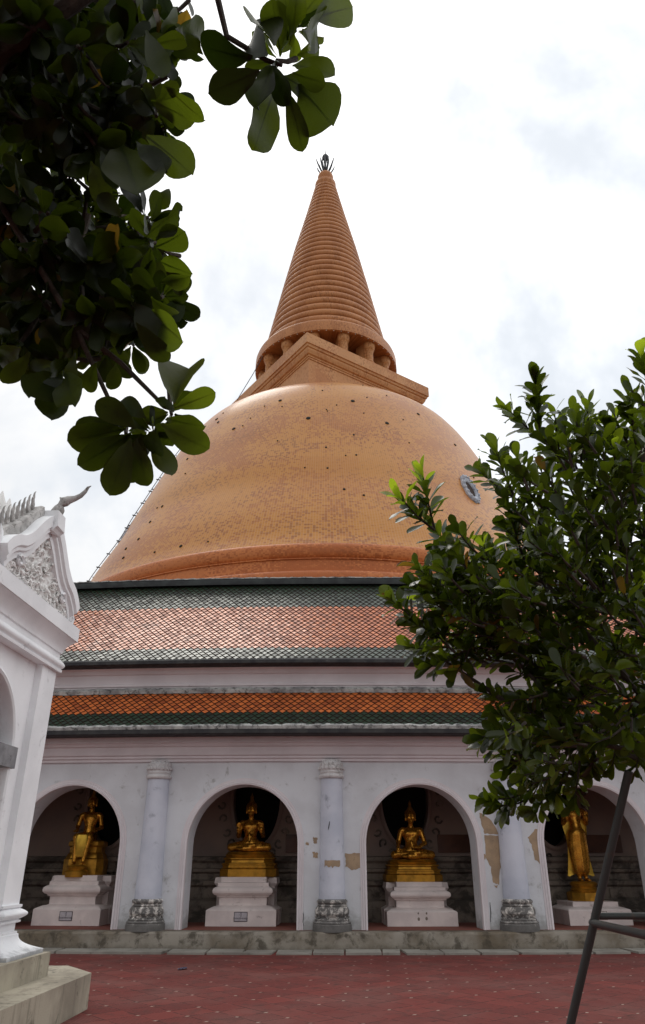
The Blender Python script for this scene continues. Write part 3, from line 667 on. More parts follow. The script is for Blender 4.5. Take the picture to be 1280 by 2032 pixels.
class Fig:
    def __init__(s): s.p = []
    def cap(s, a, b, ra, rb=None, k=.03): s.p.append(('c', np.array(a, float), np.array(b, float), ra, ra if rb is None else rb, k)); return s
    def ell(s, c, r, k=.03): s.p.append(('e', np.array(c, float), np.array(r, float), 0, 0, k)); return s
    def sdf(s, X, Y, Z):
        D = np.full(X.shape, 9., np.float32)
        for t, a, b_, ra, rb, k in s.p:
            if t == 'c':
                d = b_-a; L = d@d+1e-12; h = np.clip(((X-a[0])*d[0]+(Y-a[1])*d[1]+(Z-a[2])*d[2])/L, 0, 1)
                q = np.sqrt((X-a[0]-h*d[0])**2+(Y-a[1]-h*d[1])**2+(Z-a[2]-h*d[2])**2)-(ra+(rb-ra)*h)
            else:
                k0 = np.sqrt(((X-a[0])/b_[0])**2+((Y-a[1])/b_[1])**2+((Z-a[2])/b_[2])**2)
                k1 = np.sqrt(((X-a[0])/b_[0]**2)**2+((Y-a[1])/b_[1]**2)**2+((Z-a[2])/b_[2]**2)**2)+1e-9
                q = k0*(k0-1)/k1
            hh = np.clip(.5+.5*(D-q)/k, 0, 1); D = D*(1-hh)+q*hh-k*hh*(1-hh)
        return D
    def hand(s, w, f, u, size=1., side=1, curl=.3):
        """w wrist point, f finger direction, u palm normal (the way the palm faces), side = thumb side"""
        w = Vector(w); f = Vector(f).normalized(); u = Vector(u).normalized(); t = f.cross(u).normalized()*side; S_ = size
        s.cap(w, w+f*.05*S_, .026*S_, .034*S_, .015); c = w+f*.055*S_
        s.ell(c, [max(abs(f[i])*.05+abs(t[i])*.042+abs(u[i])*.018, .016)*S_ for i in range(3)], .012)
        for i, (o_, L) in enumerate(((-.033,.062),(-.011,.078),(.011,.084),(.033,.076))):
            b_ = w+f*.095*S_+t*o_*S_; m_ = b_+f*L*.55*S_+u*.01*curl*S_; e = m_+(f*L*.45+u*L*.3*curl)*S_
            s.cap(b_, m_, .0105*S_, .0098*S_, .005); s.cap(m_, e, .0098*S_, .0078*S_, .004)
        b_ = w+f*.03*S_+t*.032*S_; m_ = b_+(f*.035+t*.03)*S_; s.cap(b_, m_, .014*S_, .012*S_, .008); s.cap(m_, m_+(f*.034+t*.006)*S_, .012*S_, .009*S_, .005)
    def head(s, c, sc=1.):
        x, y, z_ = c
        P = lambda a, b_, d_: (x+a*sc, y+b_*sc, z_+d_*sc)
        s.ell(P(0,.01,.02), (.083*sc,.096*sc,.105*sc), .02); s.ell(P(0,-.012,-.045), (.062*sc,.072*sc,.066*sc), .03)
        s.ell(P(0,-.07,-.092), (.022*sc,.02*sc,.016*sc), .02)                       # chin
        s.cap(P(0,-.088,.03), P(0,-.112,-.022), .010*sc, .015*sc, .012)               # nose
        for g in (-1, 1):
            s.cap(P(g*.012,-.088,.04), P(g*.055,-.074,.045), .009*sc, .007*sc, .008)  # brow
            s.ell(P(g*.033,-.082,.018), (.021*sc,.012*sc,.009*sc), .004)              # eyelid
            s.cap(P(g*.086,.012,.05), P(g*.088,.012,-.06), .013*sc, .016*sc, .01)     # long ear
            s.ell(P(g*.05,-.062,-.02), (.022*sc,.02*sc,.026*sc), .02)                 # cheek
            s.cap(P(0,-.098,-.050), P(g*.024,-.088,-.045), .0085*sc, .005*sc, .006)   # mouth
        s.cap(P(0,-.092,-.062), P(0,-.09,-.062), .009*sc, .009*sc, .006)
def hair_fig(c, sc):
    h = Fig(); x, y, z_ = c
    h.ell((x, y+.028*sc, z_+.045*sc), (.092*sc,.094*sc,.088*sc), .01); h.ell((x, y+.02*sc, z_+.135*sc), (.052*sc,.055*sc,.045*sc), .03)
    h.cap((x, y+.02*sc, z_+.17*sc), (x, y+.02*sc, z_+.29*sc), .026*sc, .006*sc, .02)
    h.ell((x, y+.02*sc, z_+.21*sc), (.03*sc,.022*sc,.045*sc), .02)
    for i in range(60):   # rows of curls
        a = i*2.399; e = .15+1.25*(i/60); q = math.cos(e); rr = .094*sc
        px, py, pz = x+rr*q*math.cos(a), y+.028*sc+rr*q*math.sin(a), z_+.045*sc+.09*sc*math.sin(e)
        if py < y-.055*sc and pz < z_+.075*sc: continue
        h.ell((px, py, pz), (.011*sc,)*3, .004)
    return h
def net(fig, name, m, parent, h, lo, hi):
    V, Fq = surface_net(fig.sdf, lo, hi, h); me = bpy.data.meshes.new(name)
    me.from_pydata(V.tolist(), [], Fq.tolist()); me.materials.append(m); me.validate(); me.shade_smooth()
    o = bpy.data.objects.new(name, me); COL.objects.link(o); o.parent = parent; OFF[o.name] = Vector((0,0,0)); return o
def place(X, Y): # yaw so that things in the ring face outward
    return math.atan2(X-CX, CY-Y)
def chamf(hx, hy, c): return [(-hx+c,-hy),(hx-c,-hy),(hx,-hy+c),(hx,hy),(-hx,hy),(-hx,-hy+c)]
def stack(mb, hx, hy, c, levels, mi=0, yo=0.):
    rs = [[(x, y+yo, z_) for x, y in chamf(hx+e, hy+e, c+e*.4)] for e, z_ in levels]; return mb.rings(rs, mi)
# seated lotus-posture body
def seated(fig, arms):
    fig.ell((0,.06,.15), (.235,.17,.13)); fig.cap((0,.04,.2), (0,.04,.36), .150, .128, .05); fig.ell((0,.035,.50), (.185,.118,.15), .06)
    fig.cap((-.185,.04,.59), (.185,.04,.59), .068, k=.05); fig.cap((0,.035,.63), (0,.01,.75), .062, .055, .03)
    fig.ell((-.085,-.045,.52), (.075,.04,.06), .04); fig.ell((.085,-.045,.52), (.075,.04,.06), .04); fig.ell((0,-.095,.3), (.05,.03,.05), .04)
    for g in (-1, 1): fig.cap((g*.13,.0,.12), (g*.40,-.13,.095), .118, .082, .05)
    fig.cap((.41,-.15,.085), (-.10,-.31,.065), .078, .05, .03); fig.cap((-.41,-.15,.085), (.12,-.285,.125), .078, .048, .02)
    fig.cap((-.08,-.31,.06), (-.24,-.26,.06), .042, .028, .02); fig.cap((.12,-.285,.13), (.27,-.22,.155), .042, .026, .02)
    fig.head((0,-.005,.872), 1.24); fig.cap((.16,-.055,.60), (-.02,-.105,.36), .012, .012, .006); fig.cap((-.02,-.105,.36), (.0,-.12,.22), .02, .02, .01)
    for g, kind in ((-1, arms[0]), (1, arms[1])):
        sh = (g*.225,.04,.575)
        if kind == 'raise':
            el = (g*.275,.03,.33); wr = (g*.255,-.15,.40); fig.cap(sh, el, .062, .05, .02); fig.cap(el, wr, .05, .034, .015)
            fig.hand(wr, (0,-.12,1), (0,-1,0), 1.15, -g, .2)
        elif kind == 'knee':
            el = (g*.295,.0,.34); wr = (g*.33,-.17,.245); fig.cap(sh, el, .062, .05, .02); fig.cap(el, wr, .05, .032, .015)
            fig.hand(wr, (0,-.6,-.8), (0,.6,-.5), 1.1, -g, .3)
        else:
            el = (g*.295,.0,.33); wr = (g*.13,-.20,.235); fig.cap(sh, el, .062, .05, .02); fig.cap(el, wr, .05, .032, .015)
            fig.hand(wr, (-g,-.15,0), (0,0,1), 1.1, -1, .2)
GP = 'gilded figures in the arches'; PP = 'white pedestals under the gilded figures'
def throne(parent, hx, hy, H, name='base', n=1.):
    mb = MB(); stack(mb, hx, hy, .22, [(.0,0),(0,.30*H),(-.02,.32*H),(-.05,.36*H),(-.05,.46*H),(-.03,.48*H),(-.03,.53*H),(-.09,.56*H),(-.10,.66*H),(-.06,.70*H),(-.06,.74*H),(-.12,.80*H),(-.10,.88*H),(-.13,.92*H),(-.16,1.0*H)])
    for i in range(5): mb.box(-hx*.62+i*hx*.31-.025, -hx*.62+i*hx*.31+.025, -hy+.02, -hy+.06, .36*H, .46*H)
    return mb.build(name, M['gold_base'], parent, True, True, 25)
def pedestal(k, X, Y, label, w, prof, sign=None, rear=None):
    p = empty('pedestal', (X, Y, FL+.006), label, 'pedestal', PP, place(X, Y), True)
    mb = MB(); hx = w/2; mb.rings([[(-hx-e,-e,z_),(hx+e,-e,z_),(hx+e,.95,z_),(-hx-e,.95,z_)] for e, z_ in prof], cap=True)
    bd = mb.build('pedestal_body', M['pink'], p, True, True, 25)
    if rear:
        mb = MB(); rx, zt = rear; mb.rings([[(-rx-e,.42-e,z_),(rx+e,.42-e,z_),(rx+e,1.1,z_),(-rx-e,1.1,z_)] for e, z_ in ((.12,0),(.12,.3),(0,.36),(0,zt-.2),(.06,zt-.12),(.04,zt-.004))])
        mb.build('pedestal_rear', M['pink'], p, True, True, 25)
    e0 = prof[0][0]
    if sign == 'text':
        mb = MB(); sw, sh = .135, .08; zc = .185; y0 = -e0-.002
        mb.box(-sw-.012,sw+.012,y0-.008,y0,zc-sh-.012,zc+sh+.012, 0); sg_ = mb.build('sign', M['ink'], p, False, True)
        mb = MB(); mb.box(-sw,sw,y0-.011,y0-.004,zc-sh,zc+sh); mb.build('sign_plate', M['sign'], sg_, False, True)
        for txt, sz, zz in (('ตู้', .075, zc+.018), ('โดยสมาชิกราษฎร', .046, zc-.045)):
            cu = bpy.data.curves.new('lettering', 'FONT'); cu.body = txt; cu.size = sz; cu.align_x = 'CENTER'; cu.extrude = .001
            o = bpy.data.objects.new('lettering', cu); COL.objects.link(o); o.parent = sg_; cu.materials.append(M['ink'])
            me_ = bpy.data.meshes.new_from_object(o); bpy.data.objects.remove(o); o = bpy.data.objects.new('lettering', me_); COL.objects.link(o); o.parent = sg_
            if not me_.materials: me_.materials.append(M['ink'])
            o.location = (0, y0-.0135, zz); o.rotation_euler = (R(90), 0, 0)
    if sign == 'traces':
        mb = MB()
        for x_, z_, rr in ((-.09,.25,.018),(-.085,.14,.028),(.09,.25,.02),(.085,.15,.028)):
            mb.lathe([(rr,0),(rr*.7,.006),(0,.008)], 7, (0,0,0), cap=False)
            nv = 21; mb.v[-nv:] = [(x_+v_[0], -e0-.001-v_[2], z_+v_[1]*1.3) for v_ in mb.v[-nv:]]
        mb.build('glue_marks', M['dado'], p, False, True)
    if sign == 'outline':
        mb = MB(); y0 = -e0-.001
        for a in ((-.15,.15,.27,.28),(-.15,.15,.11,.12),(-.15,-.14,.12,.27),(.14,.15,.12,.27)): mb.box(a[0],a[1],y0-.004,y0,a[2],a[3])
        mb.build('sign_outline', M['dado'], p, False, True)
    return p
tallp = [(.24,0),(.24,.31),(.22,.33),(.10,.385),(.04,.39),(.0,.41),(.0,.56),(.05,.58),(.05,.60),(.10,.62),(.135,.66),(.14,.70),(.125,.745),(.09,.77),(.04,.79),(.04,.86),(-.02,.875),(-.02,.98)]
lowp = [(.19,0),(.19,.29),(.17,.31),(.05,.35),(.0,.36),(0,.45)]
PED = [(-5.62, 18.42), (-1.77, 18.22), (2.17, 18.22), (6.12, 18.42)]
pedestal(0, *PED[0], 'white moulded pedestal with a small sign under the figure with hanging legs', 1.06, tallp, 'text', (.66,.97))
pedestal(1, *PED[1], 'white moulded pedestal with a small sign under the figure raising both palms', 1.06, [(e, z_*.95/.98) for e, z_ in tallp], 'text', (.66,.94))
pedestal(2, *PED[2], 'white moulded pedestal with four glue marks and no sign under the knee touching figure', 1.06, [(e, z_*.85/.98) for e, z_ in tallp], 'traces', (.66,.84))
pedestal(3, *PED[3], 'low white two step pedestal under the standing figure', 1.05, lowp, 'outline')
# figure 2 and 3, seated cross-legged
for i, arms, lab, H, dx in ((1, ('raise','raise'), 'gilded cross legged figure raising both palms in the left middle arch', .62, .06), (2, ('knee','lap'), 'gilded cross legged figure with one hand over its knee in the right middle arch', .55, -.06)):
    X, Y = PED[i]; H = .52 if i == 1 else .46
    st = empty('statue', (X+dx, Y+.72, FL+.006+(.95 if i == 1 else .85)), lab, 'statue', GP, place(X, Y), True)
    throne(st, .65, .52, H)
    fg = Fig(); seated(fg, arms); sc = 1.06
    o = net(fg, 'figure', M['gold'], st, .0125, (-.56,-.5,-.06), (.56,.3,1.14)); o.location = (0,-.08,H); o.scale = (sc,)*3
    hr = net(hair_fig((0,-.005,.872), 1.24), 'hair', M['gold_hair'], o, .010, (-.17,-.17,.74), (.17,.22,1.34))
# figure 4 standing
X, Y = PED[3]
st = empty('statue', (X-.03, Y+.55, FL+.006+.45), 'gilded standing figure with both hands raised in the right hand arch', 'statue', GP, place(X, Y), True)
mb = MB()
oct_ = lambda r, z_: [(r*math.cos(R(22.5+45*k)), r*math.sin(R(22.5+45*k)), z_) for k in range(8)]
rnd = lambda r, z_: [(r*math.cos(R(22.5+45*k)), r*math.sin(R(22.5+45*k)), z_) for k in range(8)]
mb.rings([oct_(.40,0),oct_(.40,.17),oct_(.36,.19),oct_(.30,.21)]); mb.lathe([(.30,.20),(.31,.24),(.27,.28),(.30,.33),(.31,.36),(.27,.39),(.24,.40)], 28)
mb.build('base', M['gold_base'], st, True, True, 30)
fg = Fig()
for g in (-1, 1):
    fg.cap((g*.075,-.02,.07), (g*.085,.0,.50), .040, .065, .02); fg.cap((g*.085,0,.5), (g*.09,0,.95), .075, .10, .04)
    fg.cap((g*.075,0,.035), (g*.085,-.15,.028), .035, .026, .02)
    for q in range(5): fg.cap((g*.085+(q-2)*.016,-.155,.02), (g*.085+(q-2)*.017,-.185,.017), .010, .008, .004)
fg.ell((0,0,.98), (.185,.13,.15), .06); fg.cap((0,.0,1.05), (0,.01,1.22), .135, .12, .05); fg.ell((0,.01,1.38), (.175,.11,.16), .06)
fg.cap((-.18,.02,1.47), (.18,.02,1.47), .064, k=.05); fg.cap((0,.015,1.50), (0,0,1.62), .058, .052, .03); fg.head((0,-.01,1.71), .95)
for i in range(27):   # skirt of the robe
    z_ = .20+i*.031; fg.ell((0,0,z_), (.150+.035*math.sin(math.pi*(i/26)**1.2)+.01, .10+.03*i/26, .09), .06)
fg.cap((0,-.125,.2), (0,-.145,1.0), .018, .014, .02)
for g in (-1, 1):
    fg.cap((g*.225,.02,1.455), (g*.275,.02,1.20), .058, .048, .02); fg.cap((g*.275,.02,1.20), (g*.235,-.13,1.27), .048, .034, .015)
    fg.hand((g*.235,-.13,1.27), (0,-.1,1), (0,-1,0), 1.1, -g, .15)
o = net(fg, 'figure', M['gold'], st, .0145, (-.36,-.26,-.02), (.36,.2,1.95)); o.location = (0,0,.40); o.scale = (1.04,1.04,1.04)
net(hair_fig((0,-.01,1.71), .95), 'hair', M['gold_hair'], o, .0095, (-.14,-.14,1.6), (.14,.18,2.1))
mb = MB()
for g in (-1, 1):
    out = [(.10,1.42),(.26,1.22),(.285,1.12),(.25,.95),(.235,.7),(.26,.4),(.30,.15),(.315,.11),(.27,.095),(.22,.12),(.16,.13),(.10,.16)]
    ny_ = len(out); A = [(g*x,.045+.02*math.sin(z_*6),z_) for x, z_ in out]; Bq = [(x,y+.022,z_) for x, y, z_ in A]
    mb.add(A+Bq, [tuple(range(ny_)), tuple(reversed(range(ny_,2*ny_)))]+[(i,(i+1)%ny_,ny_+(i+1)%ny_,ny_+i) for i in range(ny_)])
mb.build('robe', M['gold_robe'], o, False, True)
# figure 1 seated with legs hanging
X, Y = PED[0]
st = empty('statue', (X-.02, Y+.66, FL+.006+.95), 'gilded figure seated with hanging legs in the left hand arch', 'statue', GP, place(X, Y)+R(10), True)
mb = MB(); stack(mb, .46, .36, .14, [(.0,0),(0,.36),(-.03,.39),(-.05,.46),(-.09,.51),(-.09,.62),(-.05,.66),(-.05,.74),(-.10,.77)], yo=.08); mb.build('throne', M['gold_base'], st, True, True, 25)
mb = MB(); mb.lathe([(.25,-.006),(.26,.10),(.24,.13),(.20,.15),(.21,.18),(.23,.21),(.20,.235),(.17,.24)], 28, (-.06,-.50,0)); mb.build('footstool', M['gold_base'], st, True, True, 30)
fg = Fig(); PZ = .86
fg.ell((0,.08,PZ), (.20,.16,.12)); fg.cap((0,.07,PZ+.08), (0,.06,PZ+.24), .145, .125, .05); fg.ell((0,.055,PZ+.39), (.182,.115,.16), .06)
fg.cap((-.185,.06,PZ+.48), (.185,.06,PZ+.48), .066, k=.05); fg.cap((0,.05,PZ+.52), (0,.03,PZ+.63), .06, .054, .03); fg.head((0,.02,PZ+.75), 1.18)
for g in (-1, 1):
    fg.cap((g*.10,.02,PZ-.01), (g*.145-.03,-.40,PZ-.03), .112, .088, .04); fg.cap((g*.145-.03,-.41,PZ-.04), (g*.10-.055,-.45,.30), .085, .05, .03)
    fg.cap((g*.10-.055,-.45,.285), (g*.11-.055,-.60,.268), .036, .026, .02)
    fg.cap((g*.225,.05,PZ+.46), (g*.285,.02,PZ+.20), .060, .05, .02); fg.cap((g*.285,.02,PZ+.20), (g*.21-.02,-.22,PZ+.12), .05, .034, .015)
    fg.hand((g*.21-.02,-.22,PZ+.12), (0,-1,-.15), (0,-.1,-1), 1.1, g, .3)
o = net(fg, 'figure', M['gold'], st, .0145, (-.42,-.70,.18), (.42,.3,1.80)); o.location = (0,0,0)
net(hair_fig((0,.02,PZ+.75), 1.18), 'hair', M['gold_hair'], o, .010, (-.17,-.13,PZ+.62), (.17,.23,PZ+1.22))
mb = MB(); sk = []
for z_, hw, hy in ((.41,.125,.060),(.43,.13,.065),(.6,.14,.075),(.80,.165,.095),(.88,.15,.08)):
    sk.append([(-.04+hw*math.copysign(abs(math.cos(a))**.6, math.cos(a)), -.44+hy*math.copysign(abs(math.sin(a))**.8, math.sin(a)), z_) for a in [2*math.pi*i/24 for i in range(24)]])
mb.rings(sk); mb.build('robe', M['gold_robe'], o, True, True)

# ------------------------------------------------------------------ white shrine on the left
YAW = -R(2.63)
SH = empty('shrine', (-3.64, 9.86, 0), 'small white shrine at the left edge with a pointed gable and flame finials', 'shrine')
Rm = Matrix.Rotation(YAW, 4, 'Z')
def sp_(x, y, z): # x outward from the pilaster face, y along the facade measured from its far corner (towards the camera is negative)
    v = Rm @ Vector((x, y, 0)); return (-3.64+v.x, 9.86+v.y, z)
def sbuild(mb, name, m, parent=SH, smooth=False, ang=30):
    mb.v = [sp_(*p) for p in mb.v]; return mb.build(name, m, parent, smooth, ang=ang)
FW = 3.34      # facade width
DEP = 2.6      # depth of the building
mb = MB()
def plan(mb, e, z0, z1, cut=0., mi=0):
    p = [(e,-FW-e),(e,e-cut),(e-cut*.8,e),(-DEP-e,e),(-DEP-e,-FW-e)] if cut else [(e,-FW-e),(e,e),(-DEP-e,e),(-DEP-e,-FW-e)]
    mb.rings([[(x,y,z0) for x, y in p],[(x,y,z1) for x, y in p]], mi)
plan(mb, .34, .37, .62); sbuild(mb, 'upper_step', M['plinth'])
mb = MB(); mb.rings([[(x,y,z_) for x, y in ((.78,-FW-.8),(.78,.62),(.25,1.28),(-DEP-.8,1.28),(-DEP-.8,-FW-.8))] for z_ in (-.01,.36,.372)]); sbuild(mb, 'lower_step', M['plinth'])
# walls with an arched recess facing the courtyard
mb = MB(); yc = -FW/2; aw, asp = .82, 2.78; WX = -.09
xs = [-FW, yc-aw]+[yc-aw*math.cos(math.pi*i/24) for i in range(1,24)]+[yc+aw, 0.]
at_ = lambda y: asp+math.sqrt(max(0, aw*aw-(y-yc)**2))
for i in range(len(xs)-1):
    a, c = xs[i], xs[i+1]; ins = a >= yc-aw-1e-6 and c <= yc+aw+1e-6
    za, zb = (at_(a), at_(c)) if ins else (.62,.62)
    mb.add([(WX,a,za),(WX,c,zb),(WX,c,4.1),(WX,a,4.1)], [(0,1,2,3)])
    if ins:
        mb.add([(WX,a,za),(WX,c,zb),(WX-.75,c,zb),(WX-.75,a,za)], [(3,2,1,0)])
for y_ in (yc-aw, yc+aw): mb.add([(WX,y_,.62),(WX-.75,y_,.62),(WX-.75,y_,asp),(WX,y_,asp)], [(0,1,2,3)])
mb.box(-DEP, WX-.75, -FW, -.012, .62, 4.1)
mb.add([(WX,-.001,.62),(-DEP,-.001,.62),(-DEP,-.001,4.1),(WX,-.001,4.1)], [(0,1,2,3)]); mb.add([(WX,-FW,.62),(-DEP,-FW,.62),(-DEP,-FW,4.1),(WX,-FW,4.1)], [(3,2,1,0)])
sbuild(mb, 'wall', M['shrine'])
# round moulding round the arch
mb = MB(); rs = []
path = [(yc+aw,.62),(yc+aw,1.7),(yc+aw,asp)]+[(yc+aw*math.cos(math.pi*i/30), asp+aw*math.sin(math.pi*i/30)) for i in range(1,30)]+[(yc-aw,asp),(yc-aw,1.7),(yc-aw,.62)]
for y_, z_ in path:
    if z_ <= asp: ny_, nz_ = (1 if y_ > yc else -1), 0
    else: q = math.hypot(y_-yc, z_-asp); ny_, nz_ = (y_-yc)/q, (z_-asp)/q
    rs.append([(WX+x_, y_+ny_*o_, z_+nz_*o_) for o_, x_ in ((-.003,-.1),(-.003,.01),(.01,.045),(.035,.062),(.06,.052),(.075,.025),(.078,.012),(.10,.012),(.102,-.01))])
mb.rings(rs, cap=False, closed=False); sbuild(mb, 'arch_moulding', M['shrine'], smooth=True)
mb = MB(); mb.box(WX-.5, WX+.08, yc-aw-.1, yc+aw+.115, 2.60, 2.84); sbuild(mb, 'lintel', M['lintel'])
# corner pilasters with moulded feet
def pilaster(y0, y1):
    mb = MB(); mb.box(-.45, 0, y0, y1, 1.1, 3.95); pl = sbuild(mb, 'pilaster', M['shrine'])
    prof = [(.03,1.14),(.03,1.115),(.012,1.10)]+[(.015+.075*math.sin(math.pi*i/8), 1.10-.115*i/8) for i in range(9)]+[(.02,.98),(.035,.975),(.035,.955),(-.005,.945),(-.005,.865),(.02,.86),(.02,.84),(.035,.83)]
    prof += [(.035+.23*(i/10)**2.4, .83-.165*(i/10)) for i in range(1,11)]+[(.27,.66),(.27,.618)]
    mb = MB(); mb.rings([[(e,y0-e,z_),(e,y1+e,z_),(-.45,y1+e,z_),(-.45,y0-e,z_)] for e, z_ in reversed(prof)]); sbuild(mb, 'pilaster_foot', M['shrine_foot'], pl, True, 25)
pilaster(-.46, 0.); pilaster(-FW, -FW+.46)
# cornice
prof = [(-.2,3.93),(.05,3.93),(.055,3.965),(.03,3.97)]+[(.035+.04*math.sin(math.pi*i/8), 3.97+.12*i/8) for i in range(9)]+[(.03,4.10),(.01,4.11),(.01,4.18),(.03,4.19)]+[(.03+.12*(i/8)**1.8, 4.19+.19*i/8) for i in range(9)]+[(.155,4.385),(.17,4.39),(.17,4.58),(.14,4.60),(-.4,4.62)]
mb = MB(); mb.rings([[(e,-FW-e,z_),(e,e,z_),(-DEP-e,e,z_),(-DEP-e,-FW-e,z_)] for e, z_ in prof]); sbuild(mb, 'cornice', M['shrine'], smooth=True, ang=25)
# gable: relief field, stepped raking mouldings, finials
GZ = 4.58; HWg = 1.06; GH = .84; gx = .07; gc = -1.26
def rake(t, g):  # t 0 at foot, 1 at apex ; slightly sagging, kinked line
    y_ = HWg*(1-t); z_ = GZ+.10+GH*(t**1.12)
    if t < .36: z_ = GZ+.10+GH*(.36**1.12)*(t/.36)**.8
    return gc+g*y_, z_
N = 24
mb = MB()
nu, nv_ = 70, 46
for i in range(nu):       # carved relief as real displacement
    for j in range(nv_):
        pass
gv = []; gf = []
def gh(y_):  t = 1-abs(y_-gc)/HWg; return rake(max(0,min(1,t)), 1)[1]-GZ-.02
nz_ = np.array([[0.]])
rr_ = np.random.RandomState(3); blobs = rr_.rand(420, 4)
for i in range(nu+1):
    y_ = gc-HWg+2*HWg*i/nu; H = max(.01, gh(y_))
    for j in range(nv_+1):
        z_ = GZ+H*j/nv_; rel = 0.
        for k in range(3):
            f_ = (13, 23, 41)[k]; rel += (math.sin(y_*f_+3*math.sin(z_*f_*.7+k))*math.sin(z_*f_*1.1+3*math.cos(y_*f_*.8+k)))*(.022,.014,.008)[k]
        gv.append((gx+.02+abs(rel)*1.4+random.uniform(0,.004), y_, z_))
m1 = nv_+1
gf = [(i*m1+j, (i+1)*m1+j, (i+1)*m1+j+1, i*m1+j+1) for i in range(nu) for j in range(nv_)]
mb.add(gv, gf)
for q in range(150):
    y_ = gc+random.uniform(-.95,.95); H = gh(y_)
    if H < .1: continue
    z_ = GZ+random.uniform(.02, H-.06); r0 = random.uniform(.03,.075); a0 = random.random()*6.28; dr = random.choice((-1,1))
    mb.tube([(gx+.055+.02*math.sin(a), y_+r0*(1-a/7)*math.cos(a0+dr*a), z_+r0*(1-a/7)*math.sin(a0+dr*a)) for a in [k_*.6 for k_ in range(10)]], [.017*(1-k_*.06) for k_ in range(10)], 5)
gb = sbuild(mb, 'gable_relief', M['relief'], smooth=True, ang=60)
for g in (-1, 1):
    mb = MB(); rs = []
    for i in range(N+1):
        y_, z_ = rake(i/N, g); wv = .03*math.sin(i/N*math.pi*3)
        sec = [(gx-.3,.13),(gx+.16,.13),(gx+.16,.03),(gx+.13,.01),(gx+.13,-.02),(gx+.09,-.04),(gx+.09,-.09),(gx-.02,-.10)]
        rs.append([(x_, y_+g*d_*.8, z_+d_+wv) for x_, d_ in sec])
    if g < 0: rs = rs[::-1]
    mb.rings(rs); sbuild(mb, 'raking_moulding', M['shrine'], smooth=True, ang=25)
    # curl at the kink of the rake
    y_, z_ = rake(.34, g); mb = MB()
    mb.tube([(gx+.1, y_-g*.02+.085*math.cos(a)*(1-a/9), z_-.15+.085*math.sin(a)*(1-a/9)) for a in [q*.5 for q in range(13)]], .026, 6); sbuild(mb, 'scroll', M['shrine'], smooth=True)
    # weathered ridge slab behind the finials
    mb = MB(); rs = []
    for i in range(N+1):
        y_, z_ = rake(i/N, g); rs.append([(gx-.26,y_+g*.10,z_+.10),(gx+.02,y_+g*.10,z_+.10),(gx+.02,y_+g*.15,z_+.235),(gx-.02,y_+g*.16,z_+.25),(gx-.26,y_+g*.15,z_+.22)])
    if g < 0: rs = rs[::-1]
    mb.rings(rs); sbuild(mb, 'ridge_slab', M['shrine_old'], smooth=True)
    for q in range(8):   # flame finials
        y_, z_ = rake(.90-.105*q, g); h_ = .30
        mb = MB(); rs = []
        for i in range(11):
            t = i/10; w = .050*math.sin(math.pi*min(1, t*.85+.18))**.8*(1-t*.55) if t < 1 else .002
            cy_ = y_+g*.14+g*.05*math.sin(t*2.6)-g*.0; cz_ = z_+.20+h_*t
            rs.append([(gx-.08+.028*math.sin(a)*(1-t*.7), cy_+w*math.cos(a)+.008*math.sin(t*20), cz_) for a in [2*math.pi*k/8 for k in range(8)]])
        mb.rings(rs); sbuild(mb, 'flame_finial', M['shrine_old'], smooth=True)
# apex cap and horn finial
mb = MB(); ya, za = rake(1, 1)
mb.rings([[(x_, ya+s_*w, za+d_) for x_, d_ in ((gx-.2,.20),(gx+.20,.20),(gx+.22,-.02),(gx+.19,-.04),(gx+.16,-.08),(gx-.2,-.08))] for s_, w in ((-1,.12),(-1,.09),(1,.09),(1,.12))]); sbuild(mb, 'apex_block', M['shrine'])
mb = MB(); ax_, az = gx+.06, za+.16
pts = [(ax_-.02,ya,az-.05),(ax_+.05,ya,az+.03),(ax_+.09,ya,az+.12),(ax_+.10,ya,az+.17),(ax_+.14,ya,az+.22),(ax_+.20,ya,az+.25),(ax_+.28,ya,az+.27),(ax_+.35,ya,az+.31),(ax_+.40,ya,az+.37),(ax_+.43,ya,az+.43),(ax_+.47,ya,az+.455)]
mb.tube(pts, [.06,.085,.075,.045,.07,.055,.038,.032,.026,.018,.004], 10)
mb.tube([(ax_+.14,ya,az+.22),(ax_+.21,ya-.02,az+.185)], [.04,.012], 8); mb.tube([(ax_+.12,ya,az+.24),(ax_+.07,ya,az+.29)], [.04,.008], 8); mb.tube([(ax_+.07,ya,az+.05),(ax_+.13,ya,az-.02)], [.05,.01], 8)
sbuild(mb, 'horn_finial', M['shrine_old'], smooth=True, ang=60)
# foot flames at the low ends of the gable
for g in (1, -1):
    y_, z_ = rake(0, g)
    for q, (dy_, dz_, h_) in enumerate(((.02,.10,.28),(.10,.02,.22),(.15,-.06,.18))):
        mb = MB(); mb.tube([(gx+.02,y_+g*dy_,z_+dz_-.08),(gx+.03,y_+g*(dy_+.04),z_+dz_+h_*.35),(gx+.03,y_+g*(dy_+.03),z_+dz_+h_*.7),(gx+.03,y_+g*(dy_+.07),z_+dz_+h_)], [.05,.045,.025,.004], 8); sbuild(mb, 'foot_finial', M['shrine'], smooth=True)
